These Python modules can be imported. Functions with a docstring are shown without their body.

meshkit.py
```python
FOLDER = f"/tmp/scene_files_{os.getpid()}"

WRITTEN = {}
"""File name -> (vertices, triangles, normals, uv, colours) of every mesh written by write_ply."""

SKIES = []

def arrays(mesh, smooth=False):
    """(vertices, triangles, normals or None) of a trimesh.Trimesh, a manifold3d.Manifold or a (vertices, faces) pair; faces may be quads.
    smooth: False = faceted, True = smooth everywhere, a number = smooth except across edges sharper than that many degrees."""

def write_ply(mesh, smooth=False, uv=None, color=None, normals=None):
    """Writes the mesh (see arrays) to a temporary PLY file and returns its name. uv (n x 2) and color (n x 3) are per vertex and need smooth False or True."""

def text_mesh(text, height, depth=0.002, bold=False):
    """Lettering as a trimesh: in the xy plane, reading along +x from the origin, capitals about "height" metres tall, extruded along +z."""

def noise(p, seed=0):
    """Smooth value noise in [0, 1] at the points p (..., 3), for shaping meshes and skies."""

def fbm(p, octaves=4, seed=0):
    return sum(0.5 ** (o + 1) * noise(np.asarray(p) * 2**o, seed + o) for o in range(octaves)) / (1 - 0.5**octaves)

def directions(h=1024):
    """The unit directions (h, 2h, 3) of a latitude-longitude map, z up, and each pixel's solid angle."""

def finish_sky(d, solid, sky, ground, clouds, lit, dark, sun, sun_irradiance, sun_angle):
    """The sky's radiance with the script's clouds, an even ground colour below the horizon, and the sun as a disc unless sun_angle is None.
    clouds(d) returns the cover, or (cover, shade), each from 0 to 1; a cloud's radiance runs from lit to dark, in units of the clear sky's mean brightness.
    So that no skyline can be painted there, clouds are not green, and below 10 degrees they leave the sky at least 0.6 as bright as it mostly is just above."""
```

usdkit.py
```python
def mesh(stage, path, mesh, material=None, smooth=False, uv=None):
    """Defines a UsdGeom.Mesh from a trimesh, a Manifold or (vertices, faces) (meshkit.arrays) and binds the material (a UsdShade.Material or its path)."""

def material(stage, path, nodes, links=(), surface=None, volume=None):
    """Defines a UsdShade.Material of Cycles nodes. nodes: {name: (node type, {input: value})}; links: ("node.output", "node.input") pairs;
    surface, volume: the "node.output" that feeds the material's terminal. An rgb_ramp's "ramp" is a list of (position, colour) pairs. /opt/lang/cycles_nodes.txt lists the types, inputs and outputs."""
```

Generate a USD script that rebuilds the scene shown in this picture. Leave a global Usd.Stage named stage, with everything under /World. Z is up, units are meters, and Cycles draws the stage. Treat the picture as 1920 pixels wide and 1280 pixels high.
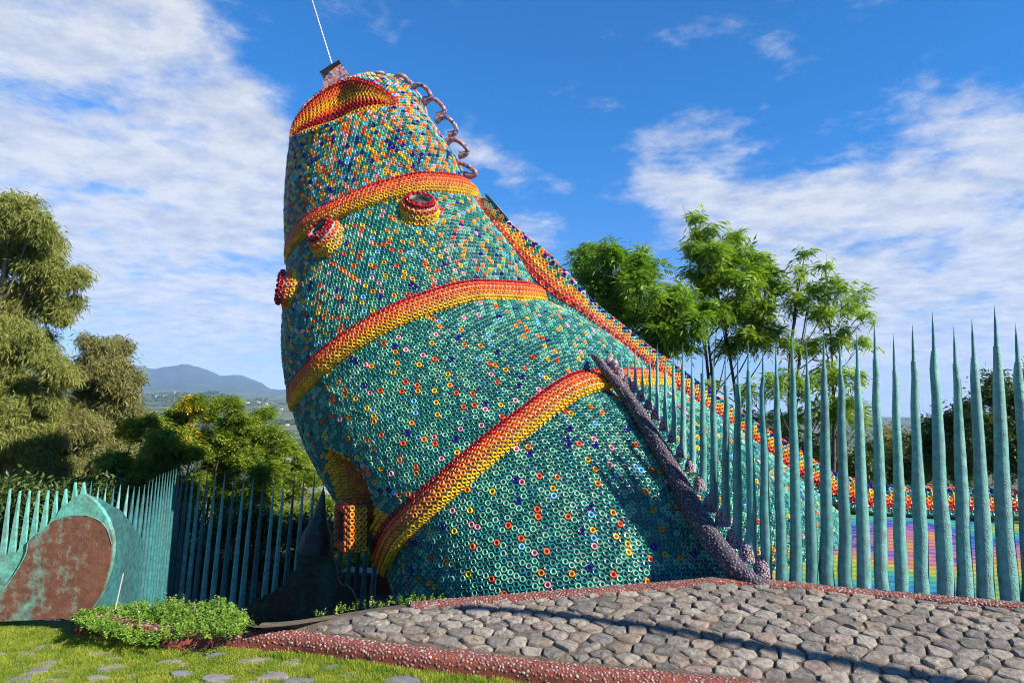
import math, random
import numpy as np, trimesh, usdkit, meshkit
from pxr import Usd, UsdGeom, UsdLux, UsdShade, Gf, Sdf, Vt
from scipy.interpolate import PchipInterpolator, CubicSpline
from scipy.spatial import cKDTree, Voronoi

stage = Usd.Stage.CreateInMemory()
UsdGeom.SetStageUpAxis(stage, 'Z'); UsdGeom.SetStageMetersPerUnit(stage, 1.0)
UsdGeom.Xform.Define(stage, '/World'); UsdGeom.Scope.Define(stage, '/World/Looks')
rng = np.random.default_rng(7)

# ---------------------------------------------------------------- camera, sky, sun
EYE = np.array([0, 0, 2.2]); F = 1200.0
PITCH, ROLL = math.radians(6.5), math.radians(2.1)
_f = np.array([0, math.cos(PITCH), math.sin(PITCH)])
_r0, _u0 = np.array([1.0, 0, 0]), np.array([0, -math.sin(PITCH), math.cos(PITCH)])
_r = _r0*math.cos(ROLL) + _u0*math.sin(ROLL)
_u = _u0*math.cos(ROLL) - _r0*math.sin(ROLL)
cam = UsdGeom.Camera.Define(stage, '/World/camera')
cam.CreateHorizontalApertureAttr(36.0); cam.CreateVerticalApertureAttr(24.0); cam.CreateFocalLengthAttr(22.5)
cam.CreateClippingRangeAttr(Gf.Vec2f(0.05, 60000)); cam.CreateFStopAttr(0.0); cam.CreateExposureAttr(1.2)
M4 = np.eye(4); M4[0, :3], M4[1, :3], M4[2, :3], M4[3, :3] = _r, _u, -_f, EYE
UsdGeom.Xformable(cam).AddTransformOp().Set(Gf.Matrix4d(*M4.ravel()))

SUN_AZ, SUN_EL = math.radians(60), math.radians(35)      # azimuth to the right of straight behind the camera
SUN = np.array([math.sin(SUN_AZ)*math.cos(SUN_EL), -math.cos(SUN_AZ)*math.cos(SUN_EL), math.sin(SUN_EL)])
sun = UsdLux.DistantLight.Define(stage, '/World/sun')
sun.CreateIntensityAttr(1.25); sun.CreateAngleAttr(0.5); sun.CreateNormalizeAttr(True); sun.CreateColorAttr(Gf.Vec3f(1.0, 0.92, 0.79))
_x = np.cross([0, 0, 1], SUN); _x /= np.linalg.norm(_x); _y = np.cross(SUN, _x)
S4 = np.eye(4); S4[0, :3], S4[1, :3], S4[2, :3] = _x, _y, SUN
UsdGeom.Xformable(sun).AddTransformOp().Set(Gf.Matrix4d(*S4.ravel()))


def ray(px, py):
    d = _f + _r*((px-960)/F) + _u*((640-py)/F)
    return d
def at(px, py, Y):                                        # the point seen at photo pixel px, py standing Y metres ahead
    d = ray(px, py); return EYE + d*(Y/d[1])
def on_z(px, py, z):
    d = ray(px, py); return EYE + d*((z-EYE[2])/d[2])
def unit(v): v = np.asarray(v, float); return v/np.linalg.norm(v)

def sky_material():
    n = {'tc': ('texture_coordinate', {}), 'sky': ('sky_texture', dict(sky_type='single_scattering', sun_disc=False, sun_elevation=SUN_EL, sun_rotation=math.atan2(SUN[0], SUN[1]), altitude=1500.0, air_density=1.0, aerosol_density=0.25, ozone_density=2.5)),
         'sep': ('separate_xyz', {}), 'zz': ('math', dict(math_type='add', value2=0.14)), 'zm': ('math', dict(math_type='maximum', value2=0.05)),
         'dx': ('math', dict(math_type='divide')), 'dy': ('math', dict(math_type='divide')), 'pl': ('combine_xyz', dict(z=0.37)),
         'map': ('mapping', dict(rotation=(0, 0, 0.5), scale=(1.0, 1.12, 1.0))),
         'n1': ('noise_texture', dict(scale=2.7, detail=10.0, roughness=0.58, distortion=0.2)), 'n1m': ('math', dict(math_type='multiply_add', value2=1.9, value3=-0.95)),
         'n2': ('noise_texture', dict(scale=13.0, detail=6.0, roughness=0.62, distortion=0.4)),
         'n2m': ('math', dict(math_type='multiply_add', value2=0.62, value3=-0.31)),
         'tint': ('mix_color', dict(blend_type='multiply', fac=1.0, b=(0.34, 1.35, 2.05), use_clamp=False)),
         'cmix': ('mix_color', dict(blend_type='mix', use_clamp=False, b=(CLOUD, CLOUD*1.005, CLOUD*1.03))),
         'bg': ('background_shader', dict(strength=SKY_STRENGTH))}
    L = [('tc.generated', 'sep.vector'), ('sep.z', 'zz.value1'), ('zz.value', 'zm.value1'), ('sep.x', 'dx.value1'), ('zm.value', 'dx.value2'), ('sep.y', 'dy.value1'), ('zm.value', 'dy.value2'),
         ('dx.value', 'pl.x'), ('dy.value', 'pl.y'), ('pl.vector', 'map.vector'), ('map.vector', 'n1.vector'), ('map.vector', 'n2.vector'), ('n2.fac', 'n2m.value1')]
    prev = None
    for k, (px, py, ang, w) in enumerate(CLOUDS):
        d = unit(ray(px, py))
        n[f'dot{k}'] = ('vector_math', dict(math_type='dot_product', vector2=tuple(d)))
        n[f'm{k}'] = ('map_range', dict(range_type='smoothstep', from_min=math.cos(math.radians(ang)), from_max=1.0, to_min=0.0, to_max=w, clamp=True))
        L += [('tc.generated', f'dot{k}.vector1'), (f'dot{k}.value', f'm{k}.value')]
        if prev is None: prev = f'm{k}.result'
        else:
            n[f'mx{k}'] = ('math', dict(math_type='add')); L += [(prev, f'mx{k}.value1'), (f'm{k}.result', f'mx{k}.value2')]; prev = f'mx{k}.value'
    n['cap'] = ('math', dict(math_type='minimum', value2=0.66)); L.append((prev, 'cap.value1')); prev = 'cap.value'
    n['n3'] = ('noise_texture', dict(scale=9.0, detail=7.0, roughness=0.6)); n['n3m'] = ('map_range', dict(from_min=0.32, from_max=0.62, clamp=True)); n['cc'] = ('mix_color', dict(blend_type='mix', use_clamp=False, a=(CLOUD*0.66, CLOUD*0.72, CLOUD*0.86), b=(CLOUD, CLOUD*1.005, CLOUD*1.03)))
    n['zt'] = ('map_range', dict(range_type='smoothstep', from_min=0.0, from_max=0.42, clamp=True)); n['tc2'] = ('mix_color', dict(blend_type='mix', use_clamp=False, a=(0.80, 0.92, 1.22), b=(0.03, 1.10, 1.92)))
    L += [('map.vector', 'n3.vector'), ('n3.fac', 'n3m.value'), ('n3m.result', 'cc.fac'), ('cc.result', 'cmix.b'), ('sep.z', 'zt.value'), ('zt.result', 'tc2.fac'), ('tc2.result', 'tint.b')]
    n['s1'] = ('math', dict(math_type='add')); n['s2'] = ('math', dict(math_type='add'))
    n['cov'] = ('map_range', dict(range_type='smoothstep', from_min=0.08, from_max=0.74, to_min=0.0, to_max=0.92, clamp=True))
    n['hz'] = ('map_range', dict(range_type='smoothstep', from_min=-0.02, from_max=0.10, to_min=0.30, to_max=1.0, clamp=True))
    n['cov2'] = ('math', dict(math_type='multiply'))
    L += [('n1.fac', 'n1m.value1'), ('n1m.value', 's1.value1'), (prev, 's1.value2'), ('s1.value', 's2.value1'), ('n2m.value', 's2.value2'), ('s2.value', 'cov.value'), ('sep.z', 'hz.value'), ('cov.result', 'cov2.value1'), ('hz.result', 'cov2.value2'),
          ('sky.color', 'tint.a'), ('tint.result', 'cmix.a'), ('cov2.value', 'cmix.fac'), ('cmix.result', 'bg.color')]
    return usdkit.material(stage, '/World/Looks/sky_look', n, L, surface='bg.background')
HAZE = 0.00008
SKY_STRENGTH, CLOUD = 0.05, 7.4
CLOUDS = [(60, 80, 17, 0.75), (200, 300, 15, 0.50), (420, 420, 13, 0.55), (60, 420, 12, 0.25), (330, 560, 10, 0.35), (1700, 530, 15, 0.70), (1400, 460, 10, 0.40), (1290, 290, 6, 0.30), (1880, 380, 9, 0.40), (1000, 395, 5, 0.30), (890, 250, 4, 0.25), (1800, 650, 12, 0.30), (420, 650, 10, 0.35)]
dome = UsdLux.DomeLight.Define(stage, '/World/sky')
UsdShade.MaterialBindingAPI.Apply(dome.GetPrim()).Bind(sky_material())
dome.GetPrim().SetCustomDataByKey('kind', 'structure')

# ---------------------------------------------------------------- helpers
def tagp(p, label=None, cat=None, group=None, kind=None):
    p = p.GetPrim() if hasattr(p, 'GetPrim') else p
    for k, v in (('label', label), ('category', cat), ('group', group), ('kind', kind)):
        if v: p.SetCustomDataByKey(k, v)
    return p
USED = {}
def free(path):
    n = USED.get(path, -1) + 1; USED[path] = n
    return path if n == 0 else f'{path}_{n:03d}'
def thing(name, loc=(0, 0, 0), label=None, cat=None, group=None, kind=None):
    x = UsdGeom.Xform.Define(stage, free('/World/'+name)); x.AddTranslateOp().Set(Gf.Vec3d(*map(float, loc)))
    tagp(x, label, cat, group, kind); x.loc = np.asarray(loc, float)
    return x
def tidy(mesh):
    if hasattr(mesh, 'to_mesh'): return mesh
    v, f = (np.asarray(mesh[0]), np.asarray(mesh[1])) if isinstance(mesh, (tuple, list)) else (np.asarray(mesh.vertices), np.asarray(mesh.faces))
    u, inv = np.unique(f, return_inverse=True)
    return v[u], inv.reshape(f.shape)
def origin(parent):
    p, o = parent, np.zeros(3)
    m = UsdGeom.Xformable(parent).ComputeLocalToWorldTransform(Usd.TimeCode.Default())
    return np.array(m)[3, :3]
def part(parent, name, mesh, mat, smooth=False, label=None, kind=None, world=True):
    """one Mesh; vertices given in world space are brought into the parent's space"""
    base = str(parent.GetPath()) if parent is not None else '/World'
    if world and parent is not None:
        o = origin(parent)
        if np.abs(o).max() > 0:
            if hasattr(mesh, 'to_mesh'):
                mm = mesh.to_mesh(); mesh = (mm.vert_properties[:, :3], mm.tri_verts)
            if isinstance(mesh, (tuple, list)): mesh = (np.asarray(mesh[0])-o, mesh[1])
            else: mesh = trimesh.Trimesh(mesh.vertices-o, mesh.faces, process=False)
    mesh = tidy(mesh)
    m = usdkit.mesh(stage, free(f'{base}/{name}'), mesh, mat, smooth=smooth)
    tagp(m, label, kind=kind)
    return m
def quat_from_mats(R):
    R = np.asarray(R); m00, m11, m22 = R[:, 0, 0], R[:, 1, 1], R[:, 2, 2]
    q = np.empty((len(R), 4))
    q[:, 0] = np.sqrt(np.maximum(0, 1+m00+m11+m22))/2
    q[:, 1] = np.copysign(np.sqrt(np.maximum(0, 1+m00-m11-m22))/2, R[:, 2, 1]-R[:, 1, 2])
    q[:, 2] = np.copysign(np.sqrt(np.maximum(0, 1-m00+m11-m22))/2, R[:, 0, 2]-R[:, 2, 0])
    q[:, 3] = np.copysign(np.sqrt(np.maximum(0, 1-m00-m11+m22))/2, R[:, 1, 0]-R[:, 0, 1])
    return q/np.linalg.norm(q, axis=1, keepdims=True)
def frames(nrm, spin=None, seed=0):
    """rotation matrices (columns x, y, z) with z along nrm, turned by spin about it"""
    n = np.asarray(nrm, float); n = n/np.linalg.norm(n, axis=1, keepdims=True)
    a = np.where(np.abs(n[:, 2:]) < 0.95, [[0, 0, 1.0]], [[0, 1.0, 0]])
    x = np.cross(a, n); x /= np.linalg.norm(x, axis=1, keepdims=True); y = np.cross(n, x)
    if spin is not None:
        c, s = np.cos(spin)[:, None], np.sin(spin)[:, None]; x, y = x*c+y*s, y*c-x*s
    return np.stack([x, y, n], 2)
def instancer(parent, name, protos, pos, R, scale, idx, kind='stuff', label=None):
    base = str(parent.GetPath()) if parent is not None else '/World'
    path = free(f'{base}/{name}')
    pi = UsdGeom.PointInstancer.Define(stage, path)
    if parent is not None: pos = np.asarray(pos) - origin(parent)
    targets = []
    for k, (mesh, mat, sm) in enumerate(protos):
        usdkit.mesh(stage, f'{path}/prototype_{k}', mesh, mat, smooth=sm); targets.append(Sdf.Path(f'{path}/prototype_{k}'))
    pi.CreatePrototypesRel().SetTargets(targets)
    n = len(pos); scale = np.asarray(scale, float)
    if scale.ndim == 0: scale = np.full(n, scale)
    if scale.ndim == 1: scale = np.repeat(scale[:, None], 3, 1)
    pi.CreatePositionsAttr(Vt.Vec3fArray.FromNumpy(np.ascontiguousarray(pos, np.float32)))
    q = quat_from_mats(R)
    pi.CreateOrientationsAttr(Vt.QuathArray([Gf.Quath(*map(float, a)) for a in q]))
    pi.CreateScalesAttr(Vt.Vec3fArray.FromNumpy(np.ascontiguousarray(scale, np.float32)))
    pi.CreateProtoIndicesAttr(Vt.IntArray.FromNumpy(np.ascontiguousarray(idx, np.int32)))
    tagp(pi, label, kind=kind)
    return pi
def cat(ms):
    vs, fs, o = [], [], 0
    for m in ms:
        v, f = (np.asarray(m[0]), np.asarray(m[1])) if isinstance(m, tuple) else (np.asarray(m.vertices), np.asarray(m.faces))
        vs.append(v); fs.append(f+o); o += len(v)
    return np.vstack(vs), np.vstack(fs)
def tube(pts, rad, sides=8, cap=True):
    p = np.asarray(pts, float); r = np.broadcast_to(rad, (len(p),)).astype(float)
    t = np.gradient(p, axis=0); t /= np.linalg.norm(t, axis=1, keepdims=True)+1e-12
    ref = np.array([0.31, 0.17, 0.94]) if abs(t[:, 2]).mean() < .8 else np.array([0.93, 0.3, 0.1])
    a = np.cross(t, ref); a /= np.linalg.norm(a, axis=1, keepdims=True); b = np.cross(t, a)
    g = np.arange(sides)*2*np.pi/sides
    v = (p[:, None]+r[:, None, None]*(np.cos(g)[None, :, None]*a[:, None]+np.sin(g)[None, :, None]*b[:, None])).reshape(-1, 3)
    i, j = np.meshgrid(np.arange(len(p)-1), np.arange(sides), indexing='ij'); j2 = (j+1) % sides
    q = np.stack([i*sides+j, (i+1)*sides+j, (i+1)*sides+j2, i*sides+j2], -1).reshape(-1, 4)
    f = np.vstack([q[:, [0, 1, 2]], q[:, [0, 2, 3]]])
    if cap:
        n = len(v); v = np.vstack([v, p[:1], p[-1:]]); e = (len(p)-1)*sides
        f = np.vstack([f]+[[[n, (k), (k+1) % sides]] for k in range(sides)]+[[[n+1, e+(k+1) % sides, e+k]] for k in range(sides)])
    return v, f
def grid_faces(nr, nc, wrap=False, keep=None):
    i, j = np.meshgrid(np.arange(nr-1), np.arange(nc if wrap else nc-1), indexing='ij'); j2 = (j+1) % nc
    q = np.stack([i*nc+j, i*nc+j2, (i+1)*nc+j2, (i+1)*nc+j], -1)
    q = q[keep] if keep is not None else q.reshape(-1, 4)
    return np.vstack([q[:, [0, 1, 2]], q[:, [0, 2, 3]]])
def revolve(profile, seg):
    pr = np.asarray(profile, float); g = np.arange(seg)*2*np.pi/seg
    v = np.stack([pr[:, None, 0]*np.cos(g), pr[:, None, 0]*np.sin(g), np.repeat(pr[:, 1:2], seg, 1)], -1).reshape(-1, 3)
    return v, grid_faces(len(pr), seg, True)
def smoothstep(a, b, x):
    t = np.clip((np.asarray(x)-a)/(b-a), 0, 1); return t*t*(3-2*t)
def box(c, size, R=None):
    b = trimesh.creation.box(size); v = np.asarray(b.vertices)
    if R is not None: v = v@np.asarray(R).T
    return v+np.asarray(c), np.asarray(b.faces)
def chamfer_box(size, c):
    import manifold3d as m3
    x, y, z = np.asarray(size)/2
    pts = [(sx*(x-a), sy*(y-b), sz*(z-d)) for sx in (-1, 1) for sy in (-1, 1) for sz in (-1, 1) for a, b, d in ((c, c, 0), (c, 0, c), (0, c, c))]
    return trimesh.convex.convex_hull(np.array(pts))

# ---------------------------------------------------------------- materials
def mat(name, color, rough=0.5, bump=None, spec=0.5, var=None, metallic=0.0, coat=0.0, noise=None, space='object'):
    """principled colour; var = (random brightness per object); noise = (scale, other colour, lo, hi); bump = (scale, strength, distance)"""
    n = {'p': ('principled_bsdf', dict(base_color=color, roughness=rough, specular_ior_level=spec, metallic=metallic, coat_weight=coat)), 'tc': ('texture_coordinate', {}), 'geo': ('geometry', {})}
    L = []; src = 'tc.object' if space == 'object' else 'geo.position'; col = None
    if noise:
        n['nz'] = ('noise_texture', dict(scale=noise[0], detail=5.0, roughness=0.6)); n['nr'] = ('map_range', dict(from_min=noise[2], from_max=noise[3], clamp=True))
        n['nm'] = ('mix_color', dict(blend_type='mix', a=color, b=noise[1])); L += [(src, 'nz.vector'), ('nz.fac', 'nr.value'), ('nr.result', 'nm.fac')]; col = 'nm.result'
    if var:
        n['oi'] = ('object_info', {}); n['ov'] = ('map_range', dict(from_min=0.0, from_max=1.0, to_min=1-var, to_max=1+var)); n['hs'] = ('hsv', dict(color=color)); L += [('oi.random', 'ov.value'), ('ov.result', 'hs.value')]
        if col: L.append((col, 'hs.color'))
        col = 'hs.color'
    if col: L.append((col, 'p.base_color'))
    if bump:
        n['bn'] = ('noise_texture', dict(scale=bump[0], detail=4.0, roughness=0.6)); n['b'] = ('bump', dict(strength=bump[1], distance=bump[2])); L += [(src, 'bn.vector'), ('bn.fac', 'b.height'), ('b.normal', 'p.normal')]
    return usdkit.material(stage, '/World/Looks/'+name, n, L, surface='p.BSDF')

def leaf_mat(name, c1, c2, trans=0.35, rough=0.45):
    n = {'oi': ('object_info', {}), 'geo': ('geometry', {}), 'add': ('math', dict(math_type='add')), 'fr': ('math', dict(math_type='fraction')),
         'mx': ('mix_color', dict(blend_type='mix', a=c1, b=c2)), 'p': ('principled_bsdf', dict(roughness=rough, specular_ior_level=0.35)),
         'br': ('mix_color', dict(blend_type='multiply', fac=1.0, b=(1.5, 1.6, 0.7), use_clamp=False)), 't': ('translucent_bsdf', {}), 'm': ('mix_closure', dict(fac=trans))}
    L = [('oi.random', 'add.value1'), ('geo.random_per_island', 'add.value2'), ('add.value', 'fr.value1'), ('fr.value', 'mx.fac'), ('mx.result', 'p.base_color'), ('mx.result', 'br.a'), ('br.result', 't.color'),
         ('p.BSDF', 'm.closure1'), ('t.BSDF', 'm.closure2')]
    return usdkit.material(stage, '/World/Looks/'+name, n, L, surface='m.closure')

RINGC = {'mint': (0.12, 0.37, 0.265), 'teal': (0.022, 0.19, 0.155), 'sea': (0.018, 0.165, 0.18), 'yellow': (0.72, 0.40, 0.018), 'amber': (0.72, 0.24, 0.015), 'orange': (0.66, 0.085, 0.014),
         'red': (0.33, 0.008, 0.014), 'blue': (0.010, 0.010, 0.19), 'pink': (0.72, 0.33, 0.38), 'sky': (0.14, 0.42, 0.72), 'peach': (0.74, 0.155, 0.03)}
RINGM = {k: mat('glaze_'+k, c, rough=0.16, var=0.26, spec=0.55, noise=(9, tuple(x*0.62 for x in c), 0.50, 0.75)) for k, c in RINGC.items()}
CEMENT = mat('cement', (0.24, 0.22, 0.21), 0.85, bump=(40, 0.4, 0.01), noise=(6, (0.17, 0.16, 0.155), 0.35, 0.65))
COLN = list(RINGC)

# ---------------------------------------------------------------- the serpent: sections given as front arcs, swept into segments
NPH = 150
PHF = np.linspace(0, np.pi, NPH)
def section(xs, ys, DL, DR, b, dy=0.0):
    """closed section: 7 front points from the far side of the left to the right, depth at both ends and bulge towards the viewer"""
    k = np.linspace(0, np.pi, 7)
    X, Yp = PchipInterpolator(k, xs)(PHF), PchipInterpolator(k, np.asarray(ys, float)+dy)(PHF)
    D = DL+(DR-DL)*(1-np.cos(PHF))/2-b*np.sin(PHF)
    front = np.array([at(x, y, d) for x, y, d in zip(X, Yp, D)])
    w = ((1-np.cos(PHF))/2)[:, None]; chord = front[0]*(1-w)+front[-1]*w
    back = chord+(chord-front)*np.array([0.8, 0.9, 0.5])
    return np.vstack([front, back[-2:0:-1]])              # phi 0..2pi
NT = 2*NPH-2
PHI = np.concatenate([PHF, 2*np.pi-PHF[-2:0:-1]])
B1 = ([541, 565, 628, 715, 802, 866, 890], [475, 437, 398, 362, 343, 348, 364], 10.0, 10.4, 1.15)
B2 = ([550, 580, 665, 785, 905, 995, 1030], [745, 705, 635, 573, 542, 545, 556], 9.6, 10.6, 1.45)
B3 = ([724, 750, 845, 980, 1115, 1225, 1265], [1048, 995, 908, 795, 708, 700, 728], 9.2, 10.8, 1.9)
SECS = [
    [section(*B1, dy=13), section([535, 557, 618, 699, 783, 838, 857], [380, 345, 318, 290, 275, 285, 308], 10.05, 10.35, 1.05),
     section([546, 563, 606, 673, 742, 785, 799], [262, 256, 241, 218, 205, 206, 222], 10.1, 10.3, 0.95)],
    [section(*B2, dy=18), section([531, 555, 645, 760, 875, 960, 988], [665, 620, 555, 500, 478, 483, 495], 9.75, 10.55, 1.38),
     section([533, 555, 630, 735, 840, 910, 938], [575, 530, 478, 430, 412, 418, 432], 9.9, 10.5, 1.27), section(*B1, dy=8)],
    [section(*B3, dy=24), section([628, 660, 760, 905, 1050, 1150, 1190], [935, 890, 815, 718, 648, 645, 668], 9.35, 10.75, 1.66),
     section([572, 605, 705, 840, 975, 1070, 1105], [830, 785, 720, 645, 598, 592, 608], 9.5, 10.7, 1.56), section(*B2, dy=12)],
    [section(*B3, dy=16), section([760, 792, 900, 1098, 1283, 1413, 1458], [1190, 1142, 1060, 962, 880, 852, 868], 9.1, 10.7, 2.25), section([790, 830, 960, 1215, 1460, 1620, 1680], [1340, 1310, 1250, 1185, 1110, 1065, 1070], 9.0, 10.7, 2.7)],
]
DQ = 0.03
def columns(secs, flare, qmax):
    S = np.stack(secs)                                   # ns, NT, 3
    tt = np.linspace(0, 1, len(secs)); fine = np.linspace(0, 1, 90)
    C = CubicSpline(tt, S, axis=0)(fine) if len(secs) > 2 else S[0]+(S[1]-S[0])*fine[:, None, None]
    seg = np.linalg.norm(np.diff(C, axis=0), axis=2); arc = np.vstack([np.zeros(NT), np.cumsum(seg, 0)])
    q = np.arange(0, qmax, DQ); G = np.empty((len(q), NT, 3))
    for j in range(NT):
        for k in range(3): G[:, j, k] = np.interp(q, arc[:, j], C[:, j, k])
    return q, G, arc[-1]
def normals(G):
    dq = np.gradient(G, axis=0); dp = np.roll(G, -1, 1)-np.roll(G, 1, 1)
    n = np.cross(dp, dq); l = np.linalg.norm(n, axis=2, keepdims=True); n = n/np.maximum(l, 1e-9)
    bad = (l[..., 0] < 1e-9)
    for i in range(1, len(n)): n[i][bad[i]] = n[i-1][bad[i]]
    c = G.reshape(-1, 3).mean(0)
    if ((G[len(G)//2]-G[len(G)//2].mean(0))*n[len(G)//2]).sum() < 0: n = -n
    return n
class Seg: pass
def make_segment(secs, flare, qmax, under):
    s = Seg(); s.q, G, s.len = columns(secs, flare, qmax); n = normals(G)
    if flare:
        fl = flare*(0.35+0.65*smoothstep(0.0, 0.8, np.minimum(PHI, 2*np.pi-PHI))); off = (1-smoothstep(0.12, 0.33, s.q))[:, None]*fl; G = G+n*off[..., None]
        qs = np.arange(-0.12, -1e-6, DQ); U = []
        down = unit((secs[0]-secs[1]).mean(0))
        for a in qs: U.append(G[0]-n[0]*(fl[:, None]+0.06)*(-a/0.12)+down*0.05*np.sin(np.pi*min(1, -a/0.12*0.9)))
        G = np.concatenate([np.stack(U), G]); s.q = np.concatenate([qs, s.q])
    s.G = G; s.N = normals(G); return s
SEG = [make_segment(SECS[0], 0.095, 2.2, True), make_segment(SECS[1], 0.115, 3.0, True), make_segment(SECS[2], 0.15, 3.4, True), make_segment(SECS[3], 0.0, 5.4, False)]
def sample(s, q, phi, what='G'):
    A = getattr(s, what); i = (np.asarray(q)-s.q[0])/DQ; j = np.interp(np.asarray(phi), np.append(PHI, 2*np.pi), np.arange(NT+1))
    i = np.clip(i, 0, len(s.q)-1.001); i0 = i.astype(int); j0 = j.astype(int) % NT; j1 = (j0+1) % NT; a, b = (i-i0)[..., None], (j-np.floor(j))[..., None]
    return (A[i0, j0]*(1-b)+A[i0, j1]*b)*(1-a)+(A[i0+1, j0]*(1-b)+A[i0+1, j1]*b)*a
def to_pix(P):
    d = np.asarray(P)-EYE; z = d@_f
    return np.stack([960+F*(d@_r)/z, 640-F*(d@_u)/z], -1)

# the gill: a hollow pressed into the third segment, deepest along its inner edge
gs = SEG[2]; gp = to_pix(gs.G)
gv = np.clip((gp[..., 1]-842)/(1002-842), 0, 1)
gr = np.interp(gp[..., 1], [842, 870, 900, 940, 975, 1002], [622, 662, 680, 694, 698, 690]); gl = np.interp(gp[..., 1], [842, 880, 930, 970, 1002], [606, 604, 622, 640, 668])
gu = np.clip((gp[..., 0]-gl)/np.maximum(gr-gl, 1), -0.5, 1.6)
facing = (PHI < np.pi*0.6)[None, :]
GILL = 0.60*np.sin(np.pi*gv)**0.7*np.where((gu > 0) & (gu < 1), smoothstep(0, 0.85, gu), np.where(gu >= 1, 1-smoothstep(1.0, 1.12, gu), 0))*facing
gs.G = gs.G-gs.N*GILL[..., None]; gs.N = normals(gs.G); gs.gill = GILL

# ---------------------------------------------------------------- rings laid in rows over the segments
RP, RN, RS, RC = [], [], [], []                           # position, normal, radius, colour
def put(P, N, r, c):
    RP.append(np.atleast_2d(P)); RN.append(np.atleast_2d(N)); RS.append(np.broadcast_to(r, (len(np.atleast_2d(P)),))); RC.extend(c if isinstance(c, list) else [c]*len(np.atleast_2d(P)))
P_HI = 3.55
def row(s, q, spacing, shift, lo=-0.35, hi=P_HI, limit=True):
    ph = np.linspace(lo, hi, 700); phm = np.mod(ph, 2*np.pi)
    C = sample(s, np.full(700, q), phm); a = np.concatenate([[0], np.cumsum(np.linalg.norm(np.diff(C, axis=0), axis=1))])
    mid = np.interp(np.pi/2, ph, a)
    k0, k1 = math.ceil((0-mid)/spacing-shift), math.floor((a[-1]-mid)/spacing-shift)
    pos = mid+(np.arange(k0, k1+1)+shift)*spacing; p = np.mod(np.interp(pos, a, ph), 2*np.pi)
    if limit and len(p):
        L = np.interp(p, np.append(PHI, 2*np.pi), np.append(s.len, s.len[0])); p = p[q < L-0.02]
    return p
def palette(share, n):
    """share: how many rings are coloured; the rest run through greens"""
    out = []; on = np.zeros(n, bool); pos = rng.uniform(0, 1/share)
    while pos < n:
        on[int(pos)] = True; pos += max(1.0, rng.normal(1/share, 0.28/share))
    for i_ in range(n):
        if on[i_]: out.append(str(rng.choice(['yellow', 'amber', 'orange', 'blue', 'pink', 'sky', 'peach'], p=[.22, .2, .2, .13, .12, .09, .04])))
        else: out.append(str(rng.choice(['mint', 'teal', 'sea'], p=[.36, .40, .24])))
    return out
def jitter(N, a=0.07):
    return N+rng.normal(0, a, N.shape)
SP = [0.073, 0.076, 0.080, 0.085]; SHARE = [0.43, 0.215, 0.12, 0.10]
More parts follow.
